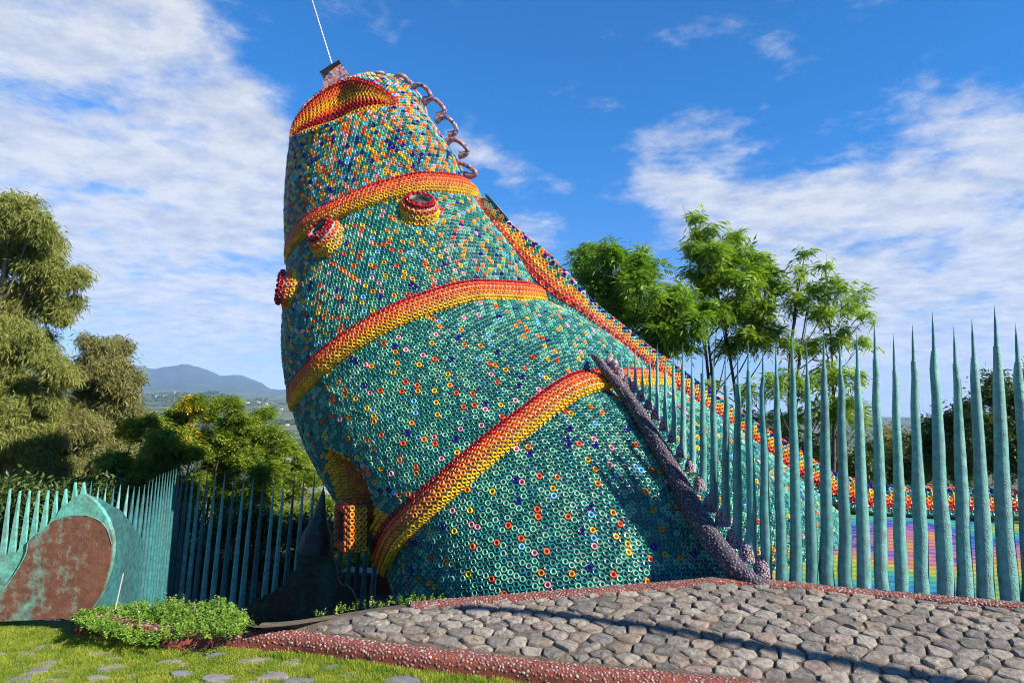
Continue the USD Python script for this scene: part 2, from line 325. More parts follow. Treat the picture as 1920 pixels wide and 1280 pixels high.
for k, s in enumerate(SEG):
    sp = SP[k]; rows = []
    if k < 3:
        bandc = ['yellow', 'amber', 'peach', 'orange', 'red']; bq = [0.0, 0.064, 0.128, 0.194, 0.262]
        if k == 2: bandc, bq = ['yellow', 'amber', 'peach', 'orange', 'red'], [0.0, 0.075, 0.15, 0.225, 0.305]
        for i, (q, c) in enumerate(zip(bq, bandc)):
            p = row(s, q, sp*0.98, 0.5*(i % 2)); 
            if len(p): put(sample(s, np.full(len(p), q), p), jitter(sample(s, np.full(len(p), q), p, 'N'), .04), sp*0.462, c)
        for q, c in ((-0.028, 'yellow'), (-0.075, 'amber'), (-0.11, 'red')):
            p = row(s, q, sp*0.98, 0.3)
            if len(p): put(sample(s, np.full(len(p), q), p), sample(s, np.full(len(p), q), p, 'N'), sp*0.42, c)
        q0 = bq[-1]+sp*0.95
    else: q0 = 0.05
    i = 0; q = q0; z_cut = -0.35
    while q < s.q[-1]-0.05:
        p = row(s, q, sp, 0.5*(i % 2))
        if len(p):
            X = sample(s, np.full(len(p), q), p); N = sample(s, np.full(len(p), q), p, 'N')
            ok = X[:, 2] > z_cut; X, N, p = X[ok], N[ok], p[ok]
            if len(X):
                c = palette(SHARE[k]*(1.0 if k else 1.0+0.35*np.mean(p > 2)), len(X))
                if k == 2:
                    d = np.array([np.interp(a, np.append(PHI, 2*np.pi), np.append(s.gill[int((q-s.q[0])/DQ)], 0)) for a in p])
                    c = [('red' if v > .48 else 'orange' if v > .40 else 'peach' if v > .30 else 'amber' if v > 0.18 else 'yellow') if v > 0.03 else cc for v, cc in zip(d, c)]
                    ax = to_pix(X); c = [('yellow' if rng.random() < .6 else 'amber') if (abs((x-682)/52) < 1 and abs((y-975)/30) < 1 and ((x-682)/52)**2+((y-975)/30)**2 < 1) else cc for (x, y), cc in zip(ax, c)]
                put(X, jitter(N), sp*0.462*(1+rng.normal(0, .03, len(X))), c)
        i += 1; q += sp*0.87

# ---------------------------------------------------------------- head dome with the open mouth
LIP = SECS[0][-1]; LC = LIP.mean(0)
DOME_APEX, RIM_W = (672, 148, 10.5), 1.08
APEX = at(*DOME_APEX)-LC
def dome_pt(w, j): return LC+(LIP[j]-LC)*np.cos(w)[..., None]+APEX*np.sin(w)[..., None]
NW = 40
W = np.linspace(0, np.pi/2, NW)
DG = np.stack([LC+(LIP-LC)*math.cos(w)+APEX*math.sin(w) for w in W])
PH_END = 2.12                                               # where the mouth ends on the right
wr = np.where(PHI < PH_END, RIM_W*np.sin(np.pi*np.clip(PHI/PH_END, 0, 1))**0.75, 0)
wr = np.where((PHI > 2*np.pi-0.45), 0, wr)
rim = LC+(LIP-LC)*np.cos(wr)[:, None]+APEX*np.sin(wr)[:, None]
def dn(P):
    A = np.stack([unit(LIP[NPH-1]-LC), unit(LIP[NPH//2]-LC), unit(APEX)], 1); r = np.array([np.linalg.norm(LIP[NPH-1]-LC), np.linalg.norm(LIP[NPH//2]-LC), np.linalg.norm(APEX)])
    loc = np.linalg.solve(A, (P-LC).T).T/r**2
    n = np.linalg.solve(A.T, loc.T).T; return n/np.linalg.norm(n, axis=1, keepdims=True)
keep = (W[1:, None] > wr[None, :]+0.001)
dv = DG.copy()
for j in range(NT):                                          # the rows below the rim are drawn up to it, so that the edge is clean
    m = W < wr[j]; dv[m, j] = rim[j]
fd = grid_faces(NW, NT, True)
tri = dv.reshape(-1, 3)[fd]; fd = fd[np.linalg.norm(np.cross(tri[:, 1]-tri[:, 0], tri[:, 2]-tri[:, 0]), axis=1) > 1e-9]
dome_mesh = (dv.reshape(-1, 3), fd)
jm = [j for j in range(NPH) if PHI[j] <= PH_END]
lipm, rimm = LIP[jm], rim[jm]
inward = LC-lipm; inward[:, 2] = 0; depth = np.clip(np.sin(np.pi*PHI[jm]/PH_END), 0, 1)[:, None]**0.7
deep = lipm+inward*0.24*depth+np.array([0, 0, -0.06])*depth
ctrl = (rimm+deep)/2+inward*0.20*depth+np.array([0, 0, 0.05])*depth
U = np.linspace(0, 1, 24)[:, None, None]
MG = rimm*(1-U)**2+2*ctrl*U*(1-U)+deep*U**2
floorU = np.linspace(0, 1, 6)[:, None, None]; MF = deep*(1-floorU)+lipm*floorU
mouth_mesh = cat([(MG.reshape(-1, 3), grid_faces(24, len(jm))), (MF.reshape(-1, 3), grid_faces(6, len(jm)))])
mcent = (MG[0].mean(0)+lipm.mean(0))/2+np.array([0, -0.2, -0.3])
mrows = ['red', 'orange', 'peach', 'amber', 'yellow', 'amber', 'orange', 'red', 'red', 'yellow', 'amber', 'orange', 'orange']
tot = np.linalg.norm(np.diff(MG[:, len(jm)//2], axis=0), axis=1).sum(); nrow = int(tot/0.098)
for i in range(nrow+1):
    u = i/nrow; C = rimm*(1-u)**2+2*ctrl*u*(1-u)+deep*u**2; a = np.concatenate([[0], np.cumsum(np.linalg.norm(np.diff(C, axis=0), axis=1))])
    pos = np.arange(0.03+0.038*(i % 2), a[-1]-0.03, 0.077)
    X = np.stack([np.interp(pos, a, C[:, k]) for k in range(3)], 1)
    C2 = rimm*(1-(u+.02))**2+2*ctrl*(u+.02)*(1-(u+.02))+deep*(u+.02)**2; X2 = np.stack([np.interp(pos, a, C2[:, k]) for k in range(3)], 1)
    t1 = np.gradient(X, axis=0) if len(X) > 1 else np.array([[1.0, 0, 0]]); n = np.cross(t1, X2-X); n /= np.linalg.norm(n, axis=1, keepdims=True)+1e-9
    n = np.where(((mcent-X)*n).sum(1, keepdims=True) < 0, -n, n)
    n = n*0.45+np.array([0.0, -0.75, -0.22])
    if i == 0: n = unit([0, -0.7, 0.2])+n*0.5
    put(X, jitter(n, .04), 0.037, mrows[min(i, len(mrows)-1)])
al = np.concatenate([[0], np.cumsum(np.linalg.norm(np.diff(lipm, axis=0), axis=1))]); pos = np.arange(0.04, al[-1], 0.077); X = np.stack([np.interp(pos, al, lipm[:, k]) for k in range(3)], 1)
put(X+np.array([0, 0, 0.012]), dn(X)+np.array([0, -0.3, 0.25]), 0.038, palette(0.5, len(X)))
for w in np.arange(0.0, 1.35, 0.077/np.linalg.norm(APEX)*0.75):   # scales on the dome beyond the rim
    C = LC+(LIP-LC)*math.cos(w)+APEX*math.sin(w); a = np.concatenate([[0], np.cumsum(np.linalg.norm(np.diff(C, axis=0), axis=1))])
    pos = np.arange(0.0, a[-1], 0.077); X = np.stack([np.interp(pos, a, C[:, k]) for k in range(3)], 1); ph = np.interp(pos, a, PHI)
    ok = ((w > np.interp(pos, a, wr)+0.05) | (np.interp(pos, a, wr) == 0)) & (ph < 3.9); X = X[ok]
    if len(X): put(X, jitter(dn(X)), 0.038, palette(0.62, len(X)))

# ---------------------------------------------------------------- the dorsal strip that runs down the back and along the parapet
IN = np.array([(876, 366), (900, 405), (925, 445), (968, 505), (1012, 552), (1080, 592), (1150, 645), (1200, 685), (1245, 720), (1300, 762), (1358, 803), (1405, 838), (1470, 885), (1520, 915), (1556, 935), (1595, 952), (1630, 960), (1700, 964), (1800, 966), (1920, 968), (2060, 972)], float)
OUT = np.array([(896, 362), (932, 396), (965, 428), (1005, 460), (1050, 503), (1105, 560), (1170, 614), (1222, 655), (1270, 690), (1325, 730), (1385, 773), (1430, 803), (1495, 845), (1540, 875), (1575, 892), (1608, 903), (1640, 911), (1700, 915), (1800, 918), (1920, 921), (2060, 925)], float)
sd = np.interp(np.arange(21), [0, 4, 8, 13, 20], [10.05, 10.05, 10.2, 10.75, 10.75])
I3 = np.array([at(x, y, d) for (x, y), d in zip(IN, sd)]); O3 = np.array([at(x, y, d+0.16) for (x, y), d in zip(OUT, sd)])
tk = np.concatenate([[0], np.cumsum(np.linalg.norm(np.diff((I3+O3)/2, axis=0), axis=1))]); fI, fO = CubicSpline(tk, I3), CubicSpline(tk, O3)
ts = np.linspace(0, tk[-1], 150); A_, B_ = fI(ts), fO(ts)
nst = np.cross(np.gradient((A_+B_)/2, axis=0), B_-A_); nst /= np.linalg.norm(nst, axis=1, keepdims=True); nst = np.where(nst[:, 1:2] > 0, -nst, nst)
prof = [(-0.0, -0.30), (0.0, 0.0), (0.25, 0.03), (0.5, 0.045), (0.75, 0.03), (1.0, 0.0), (1.08, -0.05), (1.12, -0.45)]
SG = np.stack([A_*(1-u)+B_*u+nst*h for u, h in prof])
strip_mesh = (SG.reshape(-1, 3), grid_faces(len(prof), 150))
def strip_row(u, spacing, shift, h):
    C = A_*(1-u)+B_*u+nst*h; a = np.concatenate([[0], np.cumsum(np.linalg.norm(np.diff(C, axis=0), axis=1))])
    pos = np.arange(shift*spacing, a[-1], spacing); return np.stack([np.interp(pos, a, C[:, k]) for k in range(3)], 1), np.stack([np.interp(pos, a, nst[:, k]) for k in range(3)], 1), pos/a[-1]
sw = np.linalg.norm(B_-A_, axis=1)
NR = 6; scol = [['teal', 'sea', 'mint'], ['red', 'orange'], ['orange', 'peach'], ['amber', 'yellow'], ['mint', 'yellow', 'teal', 'amber'], ['teal', 'amber', 'blue', 'mint', 'blue']]
wm = float(np.median(sw)); ssp = wm/(NR-0.2)*1.13
for i in range(NR):
    u = (i+0.5)/NR; X, N, f = strip_row(u, ssp, 0.5*(i % 2), 0.045*math.sin(math.pi*u))
    wid = np.interp(f, np.linspace(0, 1, 150), sw); ok = wid > 0.16
    put(X[ok], jitter(N[ok], .05), np.minimum(ssp*0.5, wid[ok]/NR*0.56), [str(scol[i][k % len(scol[i])]) if rng.random() < .8 else str(rng.choice(scol[i])) for k in range(ok.sum())])
for u, h, cs in ((1.05, -0.02, ['amber', 'blue', 'pink', 'blue', 'orange', 'teal']), (1.10, -0.12, ['blue', 'pink', 'blue', 'amber', 'red'])):
    X, N, f = strip_row(u, ssp*0.8, 0.3, h); put(X, N*0.5+np.array([0.3, -0.1, 0.8]), ssp*0.38, [str(rng.choice(cs)) for _ in range(len(X))])

# ---------------------------------------------------------------- the serpent as a thing
RP, RN, RS = np.vstack(RP), np.vstack(RN), np.concatenate(RS); RN /= np.linalg.norm(RN, axis=1, keepdims=True); RC = np.array(RC)
SLOC = np.array([0.4, 10.0, 0.0])
serpent = thing('serpent_building', SLOC, 'giant rearing serpent building covered in teal ceramic rings with red and yellow bands', 'building')
for k, s in enumerate(SEG):
    G = s.G.copy()
    if k == 3: pass
    v, f = G.reshape(-1, 3), grid_faces(len(s.q), NT, True); t = v[f]; f = f[np.linalg.norm(np.cross(t[:, 1]-t[:, 0], t[:, 2]-t[:, 0]), axis=1) > 1e-10]
    part(serpent, 'body_segment', (v, f), CEMENT, smooth=True)
part(serpent, 'head_dome', dome_mesh, CEMENT, smooth=50); part(serpent, 'mouth', mouth_mesh, mat('mouth_cement_shaded', (0.13, 0.045, 0.03), 0.85), smooth=50); part(serpent, 'dorsal_strip', strip_mesh, CEMENT, smooth=40)  # mouth ground coloured dark for the shade inside it
RING = revolve([(0.96, -0.15), (1.0, 0.30), (0.97, 0.55), (0.81, 0.75), (0.62, 0.73), (0.49, 0.55), (0.45, -0.05)], 13)

def surf_at(k, px, py):
    s = SEG[k]; pix = to_pix(s.G); d = np.hypot(pix[..., 0]-px, pix[..., 1]-py); fac = (s.N*(EYE-s.G)).sum(2)
    d = np.where(fac > 0, d, 1e9); i, j = np.unravel_index(d.argmin(), d.shape); return s.G[i, j], s.N[i, j]
PANE = usdkit.material(stage, '/World/Looks/pane_glass', {'f': ('fresnel', dict(IOR=1.6)), 'mr': ('math', dict(math_type='multiply_add', value2=0.8, value3=0.25)), 't': ('transparent_bsdf', dict(color=(0.50, 0.62, 0.60))), 'g': ('glossy_bsdf', dict(roughness=0.04, color=(0.85, 0.95, 0.95))), 'm': ('mix_closure', {})},
                       [('f.fac', 'mr.value1'), ('mr.value', 'm.fac'), ('t.BSDF', 'm.closure1'), ('g.BSDF', 'm.closure2')], surface='m.closure')
DARK = mat('dark_inside', (0.012, 0.012, 0.014), 0.9); FRAME = mat('pale_frame', (0.45, 0.55, 0.52), 0.5)
kill = np.zeros(len(RP), bool)
def porthole(k, px, py, axis_mix, r0, r1, h):
    P, n = surf_at(k, px, py); ax = unit(n*axis_mix[0]+np.array(axis_mix[1:])); R = frames(ax[None])[0]
    prof_ = [(r0*1.5, -0.22), (r0*1.18, -0.02), (r0, 0.10), (r1*1.03, h*0.8), (r1, h), (r1*0.84, h), (r1*0.80, h-0.05), (0.001, h-0.05)]
    m = revolve(prof_, 28); po = part(serpent, 'porthole', (m[0]@R.T+P, m[1]), CEMENT, smooth=40)
    g = revolve([(r1*0.80, h-0.035), (0.001, h-0.03)], 24); part(po, 'pane', (g[0]@R.T+P, g[1]), PANE, world=True)
    d = RP-P; along = d@ax; radial = np.linalg.norm(d-along[:, None]*ax, axis=1); kill[(radial < np.interp(along, [-0.25, 0, h], [r0*1.4, r0*1.08, r1])) & (along < h+.05) & (along > -0.5)] = True
    X, N, C = [], [], []
    for zz, rr, c, tilt in ((-0.16, r0*1.36, 'mint', 0.9), (-0.085, r0*1.24, 'yellow', 0.6), (-0.01, r0*1.15, 'yellow', 0.4), (0.065, r0*1.04, 'peach', 0.15), (h-0.015, r1*1.03, 'red', 0.25), (h+0.01, r1*0.93, 'red', 1.5)):
        if zz > h-0.04 and zz < h-0.02: continue
        q = int(2*np.pi*rr/0.078); a = np.arange(q)*2*np.pi/q+zz*20; e = np.stack([np.cos(a), np.sin(a), 0*a], 1)@R.T
        X.append(P+e*rr+ax*zz); N.append(e+ax*tilt); C += [c]*q
    return np.vstack(X), np.vstack(N), C
EX = [porthole(1, 786, 392, (0.35, 0.1, -0.55, 0.75), 0.235, 0.19, 0.14), porthole(1, 612, 444, (0.40, -0.45, -0.45, 0.55), 0.24, 0.20, 0.16), porthole(1, 545, 542, (1.0, -0.8, -0.1, 0.05), 0.25, 0.23, 0.17)]
keep = ~kill
RP = np.vstack([RP[keep]]+[e[0] for e in EX]); RN = np.vstack([RN[keep]]+[e[1] for e in EX]); RN /= np.linalg.norm(RN, axis=1, keepdims=True)
RS = np.concatenate([RS[keep]]+[np.full(len(e[0]), 0.037) for e in EX]); RC = np.concatenate([RC[keep]]+[np.array(e[2]) for e in EX])

# the ticket window that juts out low on the neck
WC, WN = at(640, 987, 8.72), unit([-0.84, -0.54, -0.05]); WX = unit(np.cross([0, 0, 1.0], WN)); WZ = np.cross(WN, WX); WR = np.stack([WX, WN, WZ], 1)   # columns: across, out, up
def wb(cx, cn, cz, sx, sn, sz): return box(WC+WR@np.array([cx, cn, cz]), (sx, sn, sz), WR)
hw, hh, dp = 0.25, 0.30, 0.26
wbox = cat([wb(-hw+0.06, -dp/2, 0, 0.12, dp, 2*hh), wb(hw-0.06, -dp/2, 0, 0.12, dp, 2*hh), wb(0, -dp/2-0.002, hh-0.055, 2*hw-0.244, dp, 0.11), wb(0, -dp/2-0.002, -hh+0.055, 2*hw-0.244, dp, 0.11)])
win = part(serpent, 'ticket_window', wbox, mat('window_cement_shaded', (0.20, 0.10, 0.05), 0.85))  # cement darkened for shade and tinted towards the ring colours
part(win, 'dark_inside', wb(0, -dp*0.75, 0, 2*hw-0.26, 0.04, 2*hh-0.24), DARK)
part(win, 'notice', wb(0.03, -0.20, -0.015, 0.17, 0.006, 2*hh-0.26), mat('notice_paper', (0.62, 0.64, 0.68), 0.6))
part(win, 'notice_print', cat([wb(0.03, -0.195, -0.06, 0.07, 0.004, 0.018)]+[wb(0.03, -0.195, -0.10-0.016*i, 0.10, 0.003, 0.004) for i in range(5)]), DARK)
X, N, C = [], [], []
for row_, off, c in ((0, 0.02, 'orange'), (1, 0.0, 'orange')):
    pass
for t in np.arange(-hh+0.04, hh, 0.082):
    for sx in (-1, 1): X.append(WC+WR@np.array([sx*(hw-0.055), 0.0, t])); N.append(WN); C.append('orange')
    for dd in np.arange(0.05, dp, 0.085): X.append(WC+WR@np.array([hw, -dd, t+0.04*(int(dd*20) % 2)])); N.append(WX); C.append('amber' if dd < .1 else 'yellow')
    for dd in np.arange(0.05, dp, 0.085): X.append(WC+WR@np.array([-hw, -dd, t])); N.append(-WX); C.append('orange')
for t in np.arange(-hw+0.13, hw-0.1, 0.082):
    for sz in (-1, 1): X.append(WC+WR@np.array([t, 0.0, sz*(hh-0.05)])); N.append(WN); C.append('orange')
    for dd in np.arange(0.05, dp, 0.085): X.append(WC+WR@np.array([t, -dd, hh])); N.append(WZ); C.append('orange'); X.append(WC+WR@np.array([t, -dd, -hh])); N.append(-WZ); C.append('orange')
d_ = (RP-WC)@WR; gone = (np.abs(d_[:, 0]) < hw+.02) & (np.abs(d_[:, 2]) < hh+.02) & (d_[:, 1] < 0.05) & (d_[:, 1] > -dp)
RP = np.vstack([RP[~gone], X]); RN = np.vstack([RN[~gone], N]); RS = np.concatenate([RS[~gone], np.full(len(X), 0.04)]); RC = np.concatenate([RC[~gone], C])

# rings: the 300 that show largest are parts, the others one mass
pxr_, dep_ = to_pix(RP), (RP-EYE)@_f
fac_ = (RN*(EYE-RP)).sum(1)/np.linalg.norm(RP-EYE, axis=1)
crest_y = np.interp(pxr_[:, 0], [500, 740, 1100, 1370, 1600, 1920], [1174, 1140, 1111, 1090, 1108, 1134])
ridge_x = np.interp(pxr_[:, 1], [680, 830, 960, 1095], [1110, 1235, 1300, 1350])
shown = (fac_ > 0.45) & (pxr_[:, 1] < crest_y-6) & (pxr_[:, 0] < ridge_x) & (pxr_[:, 0] > 760) & (RP[:, 2] > 0)
score = np.where(shown, RS/dep_*(0.5+0.5*fac_), 0); big = np.argsort(-score)[:300]; isbig = np.zeros(len(RP), bool); isbig[big] = True
RR = frames(RN, rng.uniform(0, 6.28, len(RN)))
hgt = rng.uniform(0.85, 1.18, len(RP))
for i in big:
    v = (RING[0]*np.array([1, 1, hgt[i]])*RS[i])@RR[i].T+RP[i]
    part(serpent, 'ceramic_ring', (v, RING[1]), RINGM[RC[i]], smooth=50)
r_ = ~isbig; ids = np.array([COLN.index(c) for c in RC[r_]])
instancer(serpent, 'ceramic_rings', [(RING, RINGM[c], 50) for c in COLN], RP[r_], RR[r_], np.stack([RS[r_], RS[r_], RS[r_]*hgt[r_]], 1), ids, label='thousands of small glazed rings over the rest of the skin')

# mosaic loops along the nape, horn with its rod, skylight
def mosaic(name, cols, scale):
    n = {'tc': ('texture_coordinate', {}), 'v': ('voronoi_texture', dict(feature='f1', scale=scale)), 'e': ('voronoi_texture', dict(feature='distance_to_edge', scale=scale)), 'w': ('white_noise_texture', dict(dimensions='3D')),
         'r': ('rgb_ramp', dict(ramp=[(i/len(cols), c) for i, c in enumerate(cols)], interpolate=False)), 'g': ('map_range', dict(from_min=0.03, from_max=0.09, clamp=True)), 'm': ('mix_color', dict(blend_type='mix', a=(0.18, 0.15, 0.15))), 'p': ('principled_bsdf', dict(roughness=0.3)), 'b': ('bump', dict(strength=0.5, distance=0.006))}
    L = [('tc.object', 'v.vector'), ('tc.object', 'e.vector'), ('v.color', 'w.vector'), ('w.value', 'r.fac'), ('e.distance', 'g.value'), ('g.result', 'm.fac'), ('r.color', 'm.b'), ('m.color' if 0 else 'm.result', 'p.base_color'), ('g.result', 'b.height'), ('b.normal', 'p.normal')]
    return usdkit.material(stage, '/World/Looks/'+name, n, L, surface='p.BSDF')
MOS = mosaic('pink_mosaic', [(0.40, 0.19, 0.18), (0.38, 0.13, 0.07), (0.46, 0.33, 0.32), (0.06, 0.06, 0.20), (0.40, 0.17, 0.22), (0.20, 0.10, 0.11)], 24)
MOS2 = mosaic('violet_mosaic', [(0.30, 0.18, 0.24), (0.04, 0.04, 0.20), (0.40, 0.32, 0.33), (0.10, 0.07, 0.20), (0.32, 0.10, 0.06)], 24)
LOOPS = [[(700, 150), (703, 141), (712, 137), (722, 141), (729, 151)], [(735, 156), (740, 147), (750, 141), (762, 148), (772, 161)], [(772, 165), (781, 160), (793, 161), (805, 174), (806, 183), (795, 189)],
         [(796, 192), (804, 187), (816, 187), (830, 200), (832, 211), (820, 219)], [(819, 226), (828, 221), (841, 222), (854, 237), (854, 248), (842, 254)], [(838, 266), (848, 262), (860, 265), (874, 277), (875, 287), (861, 292)], [(847, 308), (858, 305), (872, 309), (889, 320), (889, 329), (868, 328)]]
for i, lp in enumerate(LOOPS):
    q = np.array(lp, float); k = np.arange(len(q)); c = CubicSpline(k, q)(np.linspace(0, len(q)-1, 22))
    dd = 10.02-0.08*np.sin(np.linspace(0, np.pi, 22)); part(serpent, 'nape_loop', tube([at(x, y, e) for (x, y), e in zip(c, dd)], 0.037+0.03*np.abs(np.linspace(-1, 1, 22))**3, 10), MOS if i % 2 else MOS2, smooth=40)
import shapely.geometry as sg
def extrude_px(poly, Y, thick, lean=0.0):
    """an outline given in photo pixels, standing Y metres ahead, with real thickness behind it"""
    P = np.array([at(x, y, Y) for x, y in poly]); flat = sg.Polygon(P[:, [0, 2]]).buffer(0)
    flat = max(getattr(flat, 'geoms', [flat]), key=lambda g: g.area)
    m = trimesh.creation.extrude_polygon(flat, thick, engine='earcut'); v = np.asarray(m.vertices)
    return np.stack([v[:, 0], Y+v[:, 2], v[:, 1]], 1), np.asarray(m.faces)[:, ::-1]
horn = part(serpent, 'horn', extrude_px([(607, 141), (613, 128), (634, 116), (645, 126), (661, 149), (650, 152), (637, 150), (628, 155), (621, 163), (617, 174), (607, 182), (605, 165)], 10.1, 0.30), MOS, smooth=30)
part(horn, 'cap', extrude_px([(599, 135), (615, 124), (636, 112), (637, 116), (618, 129), (608, 142)], 10.04, 0.40), mat('black_metal', (0.012, 0.012, 0.013), 0.4))
part(horn, 'rod', tube([at(622, 120, 10.2), at(600, 50, 10.2), at(572, -40, 10.2)], 0.016, 8), mat('galvanised', (0.45, 0.46, 0.47), 0.35, metallic=0.7), smooth=True)
c0, e1 = at(929, 391, 10.12), unit(at(950, 418, 10.12)-at(906, 368, 10.12)); nn = unit(np.array([0.62, -0.06, 0.60])); nn = unit(nn-e1*(nn@e1)); e2 = np.cross(nn, e1)
a = np.linspace(0, 2*np.pi, 29)
ring_c = c0+np.outer(np.cos(a), e1)*0.28+np.outer(np.sin(a), e2)*0.14+nn*0.03
sk = part(serpent, 'skylight', tube(ring_c, 0.016, 6, cap=False), mat('dark_teal_frame', (0.02, 0.10, 0.095), 0.4), smooth=True)
part(sk, 'pane', (np.vstack([c0+nn*0.045, ring_c[:-1]]), np.array([[0, i+1, (i+1) % 28+1] for i in range(28)])), PANE)

# ---------------------------------------------------------------- ground, lawn, ramp, kerb
import shapely
from scipy.interpolate import LinearNDInterpolator, interp1d
SOIL = mat('soil', (0.055, 0.042, 0.028), 0.95, bump=(30, 0.6, 0.03), noise=(3, (0.035, 0.04, 0.018), 0.4, 0.6))
def valley(r):
    """how the land falls away from the garden into the valley and rises again to the foothills"""
    return np.interp(r, [0, 14, 24, 60, 180, 420, 900, 1500, 2600, 4200, 5200, 9000], [-1.25, -1.25, -1.7, -7, -24, -42, -46, -40, -20, 30, 60, 60])
rr = np.concatenate([np.linspace(0, 14, 12), np.geomspace(15, 9000, 60)]); th = np.linspace(0, 2*np.pi, 145)[:-1]
X, Yg = rr[:, None]*np.cos(th), rr[:, None]*np.sin(th)+6
def ground_h(x, y):
    r = np.hypot(x, np.asarray(y)-6)
    return valley(r)+meshkit.fbm(np.stack([x/300, y/300, x*0], -1), 4, 3)*np.interp(r, [0, 40, 600, 2000, 9000], [0, 0, 8, 30, 60])
Z = ground_h(X, Yg)
FIELD = usdkit.material(stage, '/World/Looks/fields', {'geo': ('geometry', {}), 'v': ('voronoi_texture', dict(scale=0.006, feature='f1')), 'r': ('rgb_ramp', dict(ramp=[(0, (0.05, 0.07, 0.025)), (0.35, (0.10, 0.13, 0.04)), (0.6, (0.16, 0.16, 0.07)), (0.8, (0.04, 0.06, 0.022)), (1, (0.12, 0.15, 0.05))])),
    'n': ('noise_texture', dict(scale=0.02, detail=6.0)), 'nr': ('map_range', dict(from_min=0.45, from_max=0.62, clamp=True)), 'm': ('mix_color', dict(blend_type='mix', b=(0.028, 0.042, 0.018))), 'p': ('principled_bsdf', dict(roughness=0.9, specular_ior_level=0.2)), 'w': ('white_noise_texture', dict(dimensions='3D'))},
    [('geo.position', 'v.vector'), ('v.position', 'w.vector'), ('w.value', 'r.fac'), ('geo.position', 'n.vector'), ('n.fac', 'nr.value'), ('nr.result', 'm.fac'), ('r.color', 'm.a'), ('m.result', 'p.base_color')], surface='p.BSDF')
gm = part(None, 'ground', (np.stack([X, Yg, Z], -1).reshape(-1, 3), grid_faces(len(rr), 144, True)), FIELD, smooth=True, kind='structure')
# the garden's own soil
yy, xx = np.meshgrid(np.linspace(1.5, 15, 50), np.linspace(-9, 12, 80), indexing='ij')
zz = -0.56+0.05*meshkit.fbm(np.stack([xx, yy, xx*0], -1)*1.3, 3, 5)
zz = zz+np.interp(yy, [5.5, 6.9, 7.2, 8.9], [0.24, 0.0, 0.0, -0.50])
part(None, 'garden_soil', (np.stack([xx, yy, zz], -1).reshape(-1, 3), grid_faces(50, 80)), SOIL, smooth=True, kind='structure')

# ramp surface between the kerb and its crest
KERB = np.array([(165, 1150), (210, 1155), (255, 1163), (300, 1172), (335, 1177), (385, 1174), (440, 1173), (540, 1181), (665, 1198), (765, 1211), (915, 1227), (1075, 1246), (1250, 1261), (1375, 1273), (1650, 1300), (2000, 1334), (2400, 1375)], float)
K3 = np.array([on_z(x, y, 0.15) for x, y in KERB])
CREST = np.array([(480, 1176, 5.98), (520, 1174, 6.02), (640, 1157, 6.3), (740, 1142, 6.5), (900, 1129, 6.6), (1100, 1113, 6.72), (1250, 1101, 6.8), (1370, 1092, 6.82), (1460, 1098, 6.75), (1600, 1112, 6.6), (1750, 1125, 6.42), (1920, 1140, 6.2), (2200, 1166, 5.85), (2500, 1196, 5.5)], float)
C3 = np.array([at(*c) for c in CREST]); C3 = C3[np.argsort(C3[:, 0])]
def spl(P, n):
    t = np.concatenate([[0], np.cumsum(np.linalg.norm(np.diff(P, axis=0), axis=1))]); return PchipInterpolator(t, P)(np.linspace(0, t[-1], n))
Kr = spl(K3[6:], 160); Cr = spl(C3, 160)
V = np.linspace(0, 1, 22)[:, None, None]; RAMP = Kr*(1-V)+Cr*V; RAMP[..., 2] += 0.05*np.sin(np.pi*V[..., 0])*np.linspace(0.2, 1, 160)
ramp_z = LinearNDInterpolator(RAMP.reshape(-1, 3)[:, :2], RAMP.reshape(-1, 3)[:, 2])
MORTAR = mat('mortar', (0.14, 0.10, 0.068), 0.95, bump=(60, 0.8, 0.02), noise=(9, (0.06, 0.048, 0.036), 0.35, 0.65), space='world')
back = np.stack([Cr+np.array([0, 0.14, 0.0]), Cr+np.array([0, 0.20, -0.9])])
rampG = np.concatenate([RAMP, back]); ramp = part(None, 'cobbled_ramp', (rampG.reshape(-1, 3), grid_faces(24, 160)), MORTAR, smooth=35, kind='structure')
STONE = [mat(f'granite_{i}', c, 0.75, bump=(70, 0.9, 0.012), noise=(26, tuple(0.55*x for x in c), 0.42, 0.62), space='world', spec=0.3) for i, c in enumerate([(0.235, 0.21, 0.185), (0.19, 0.17, 0.15), (0.28, 0.25, 0.215), (0.225, 0.185, 0.15), (0.15, 0.138, 0.128), (0.25, 0.20, 0.17)])]
poly = shapely.Polygon(np.vstack([Kr[:, :2], Cr[::-1, :2]])).buffer(0).buffer(-0.025)
seeds = []
for i, y in enumerate(np.arange(3.2, 7.4, 0.112)):
    for x in np.arange(-3.6, 7.5, 0.215): seeds.append((x+0.107*(i % 2)+rng.uniform(-.055, .055), y+rng.uniform(-.035, .035)-0.12*x*0.0))
seeds = np.array(seeds); th_ = -0.10; Rr = np.array([[math.cos(th_), -math.sin(th_)], [math.sin(th_), math.cos(th_)]]); seeds = (seeds-[0, 5])@Rr.T+[0, 5]
vor = Voronoi(seeds*[1.0, 1.6]); stones = []
for i, reg in enumerate(vor.point_region):
    r = vor.regions[reg]
    if -1 in r or len(r) < 4: continue
    pg = shapely.Polygon(vor.vertices[r]/[1.0, 1.6])
    if not poly.intersects(pg): continue
    pg = pg.intersection(poly).buffer(-0.010).buffer(-0.004).buffer(0.004)
    if pg.is_empty or pg.area < 0.003 or pg.geom_type != 'Polygon': continue
    stones.append(pg)
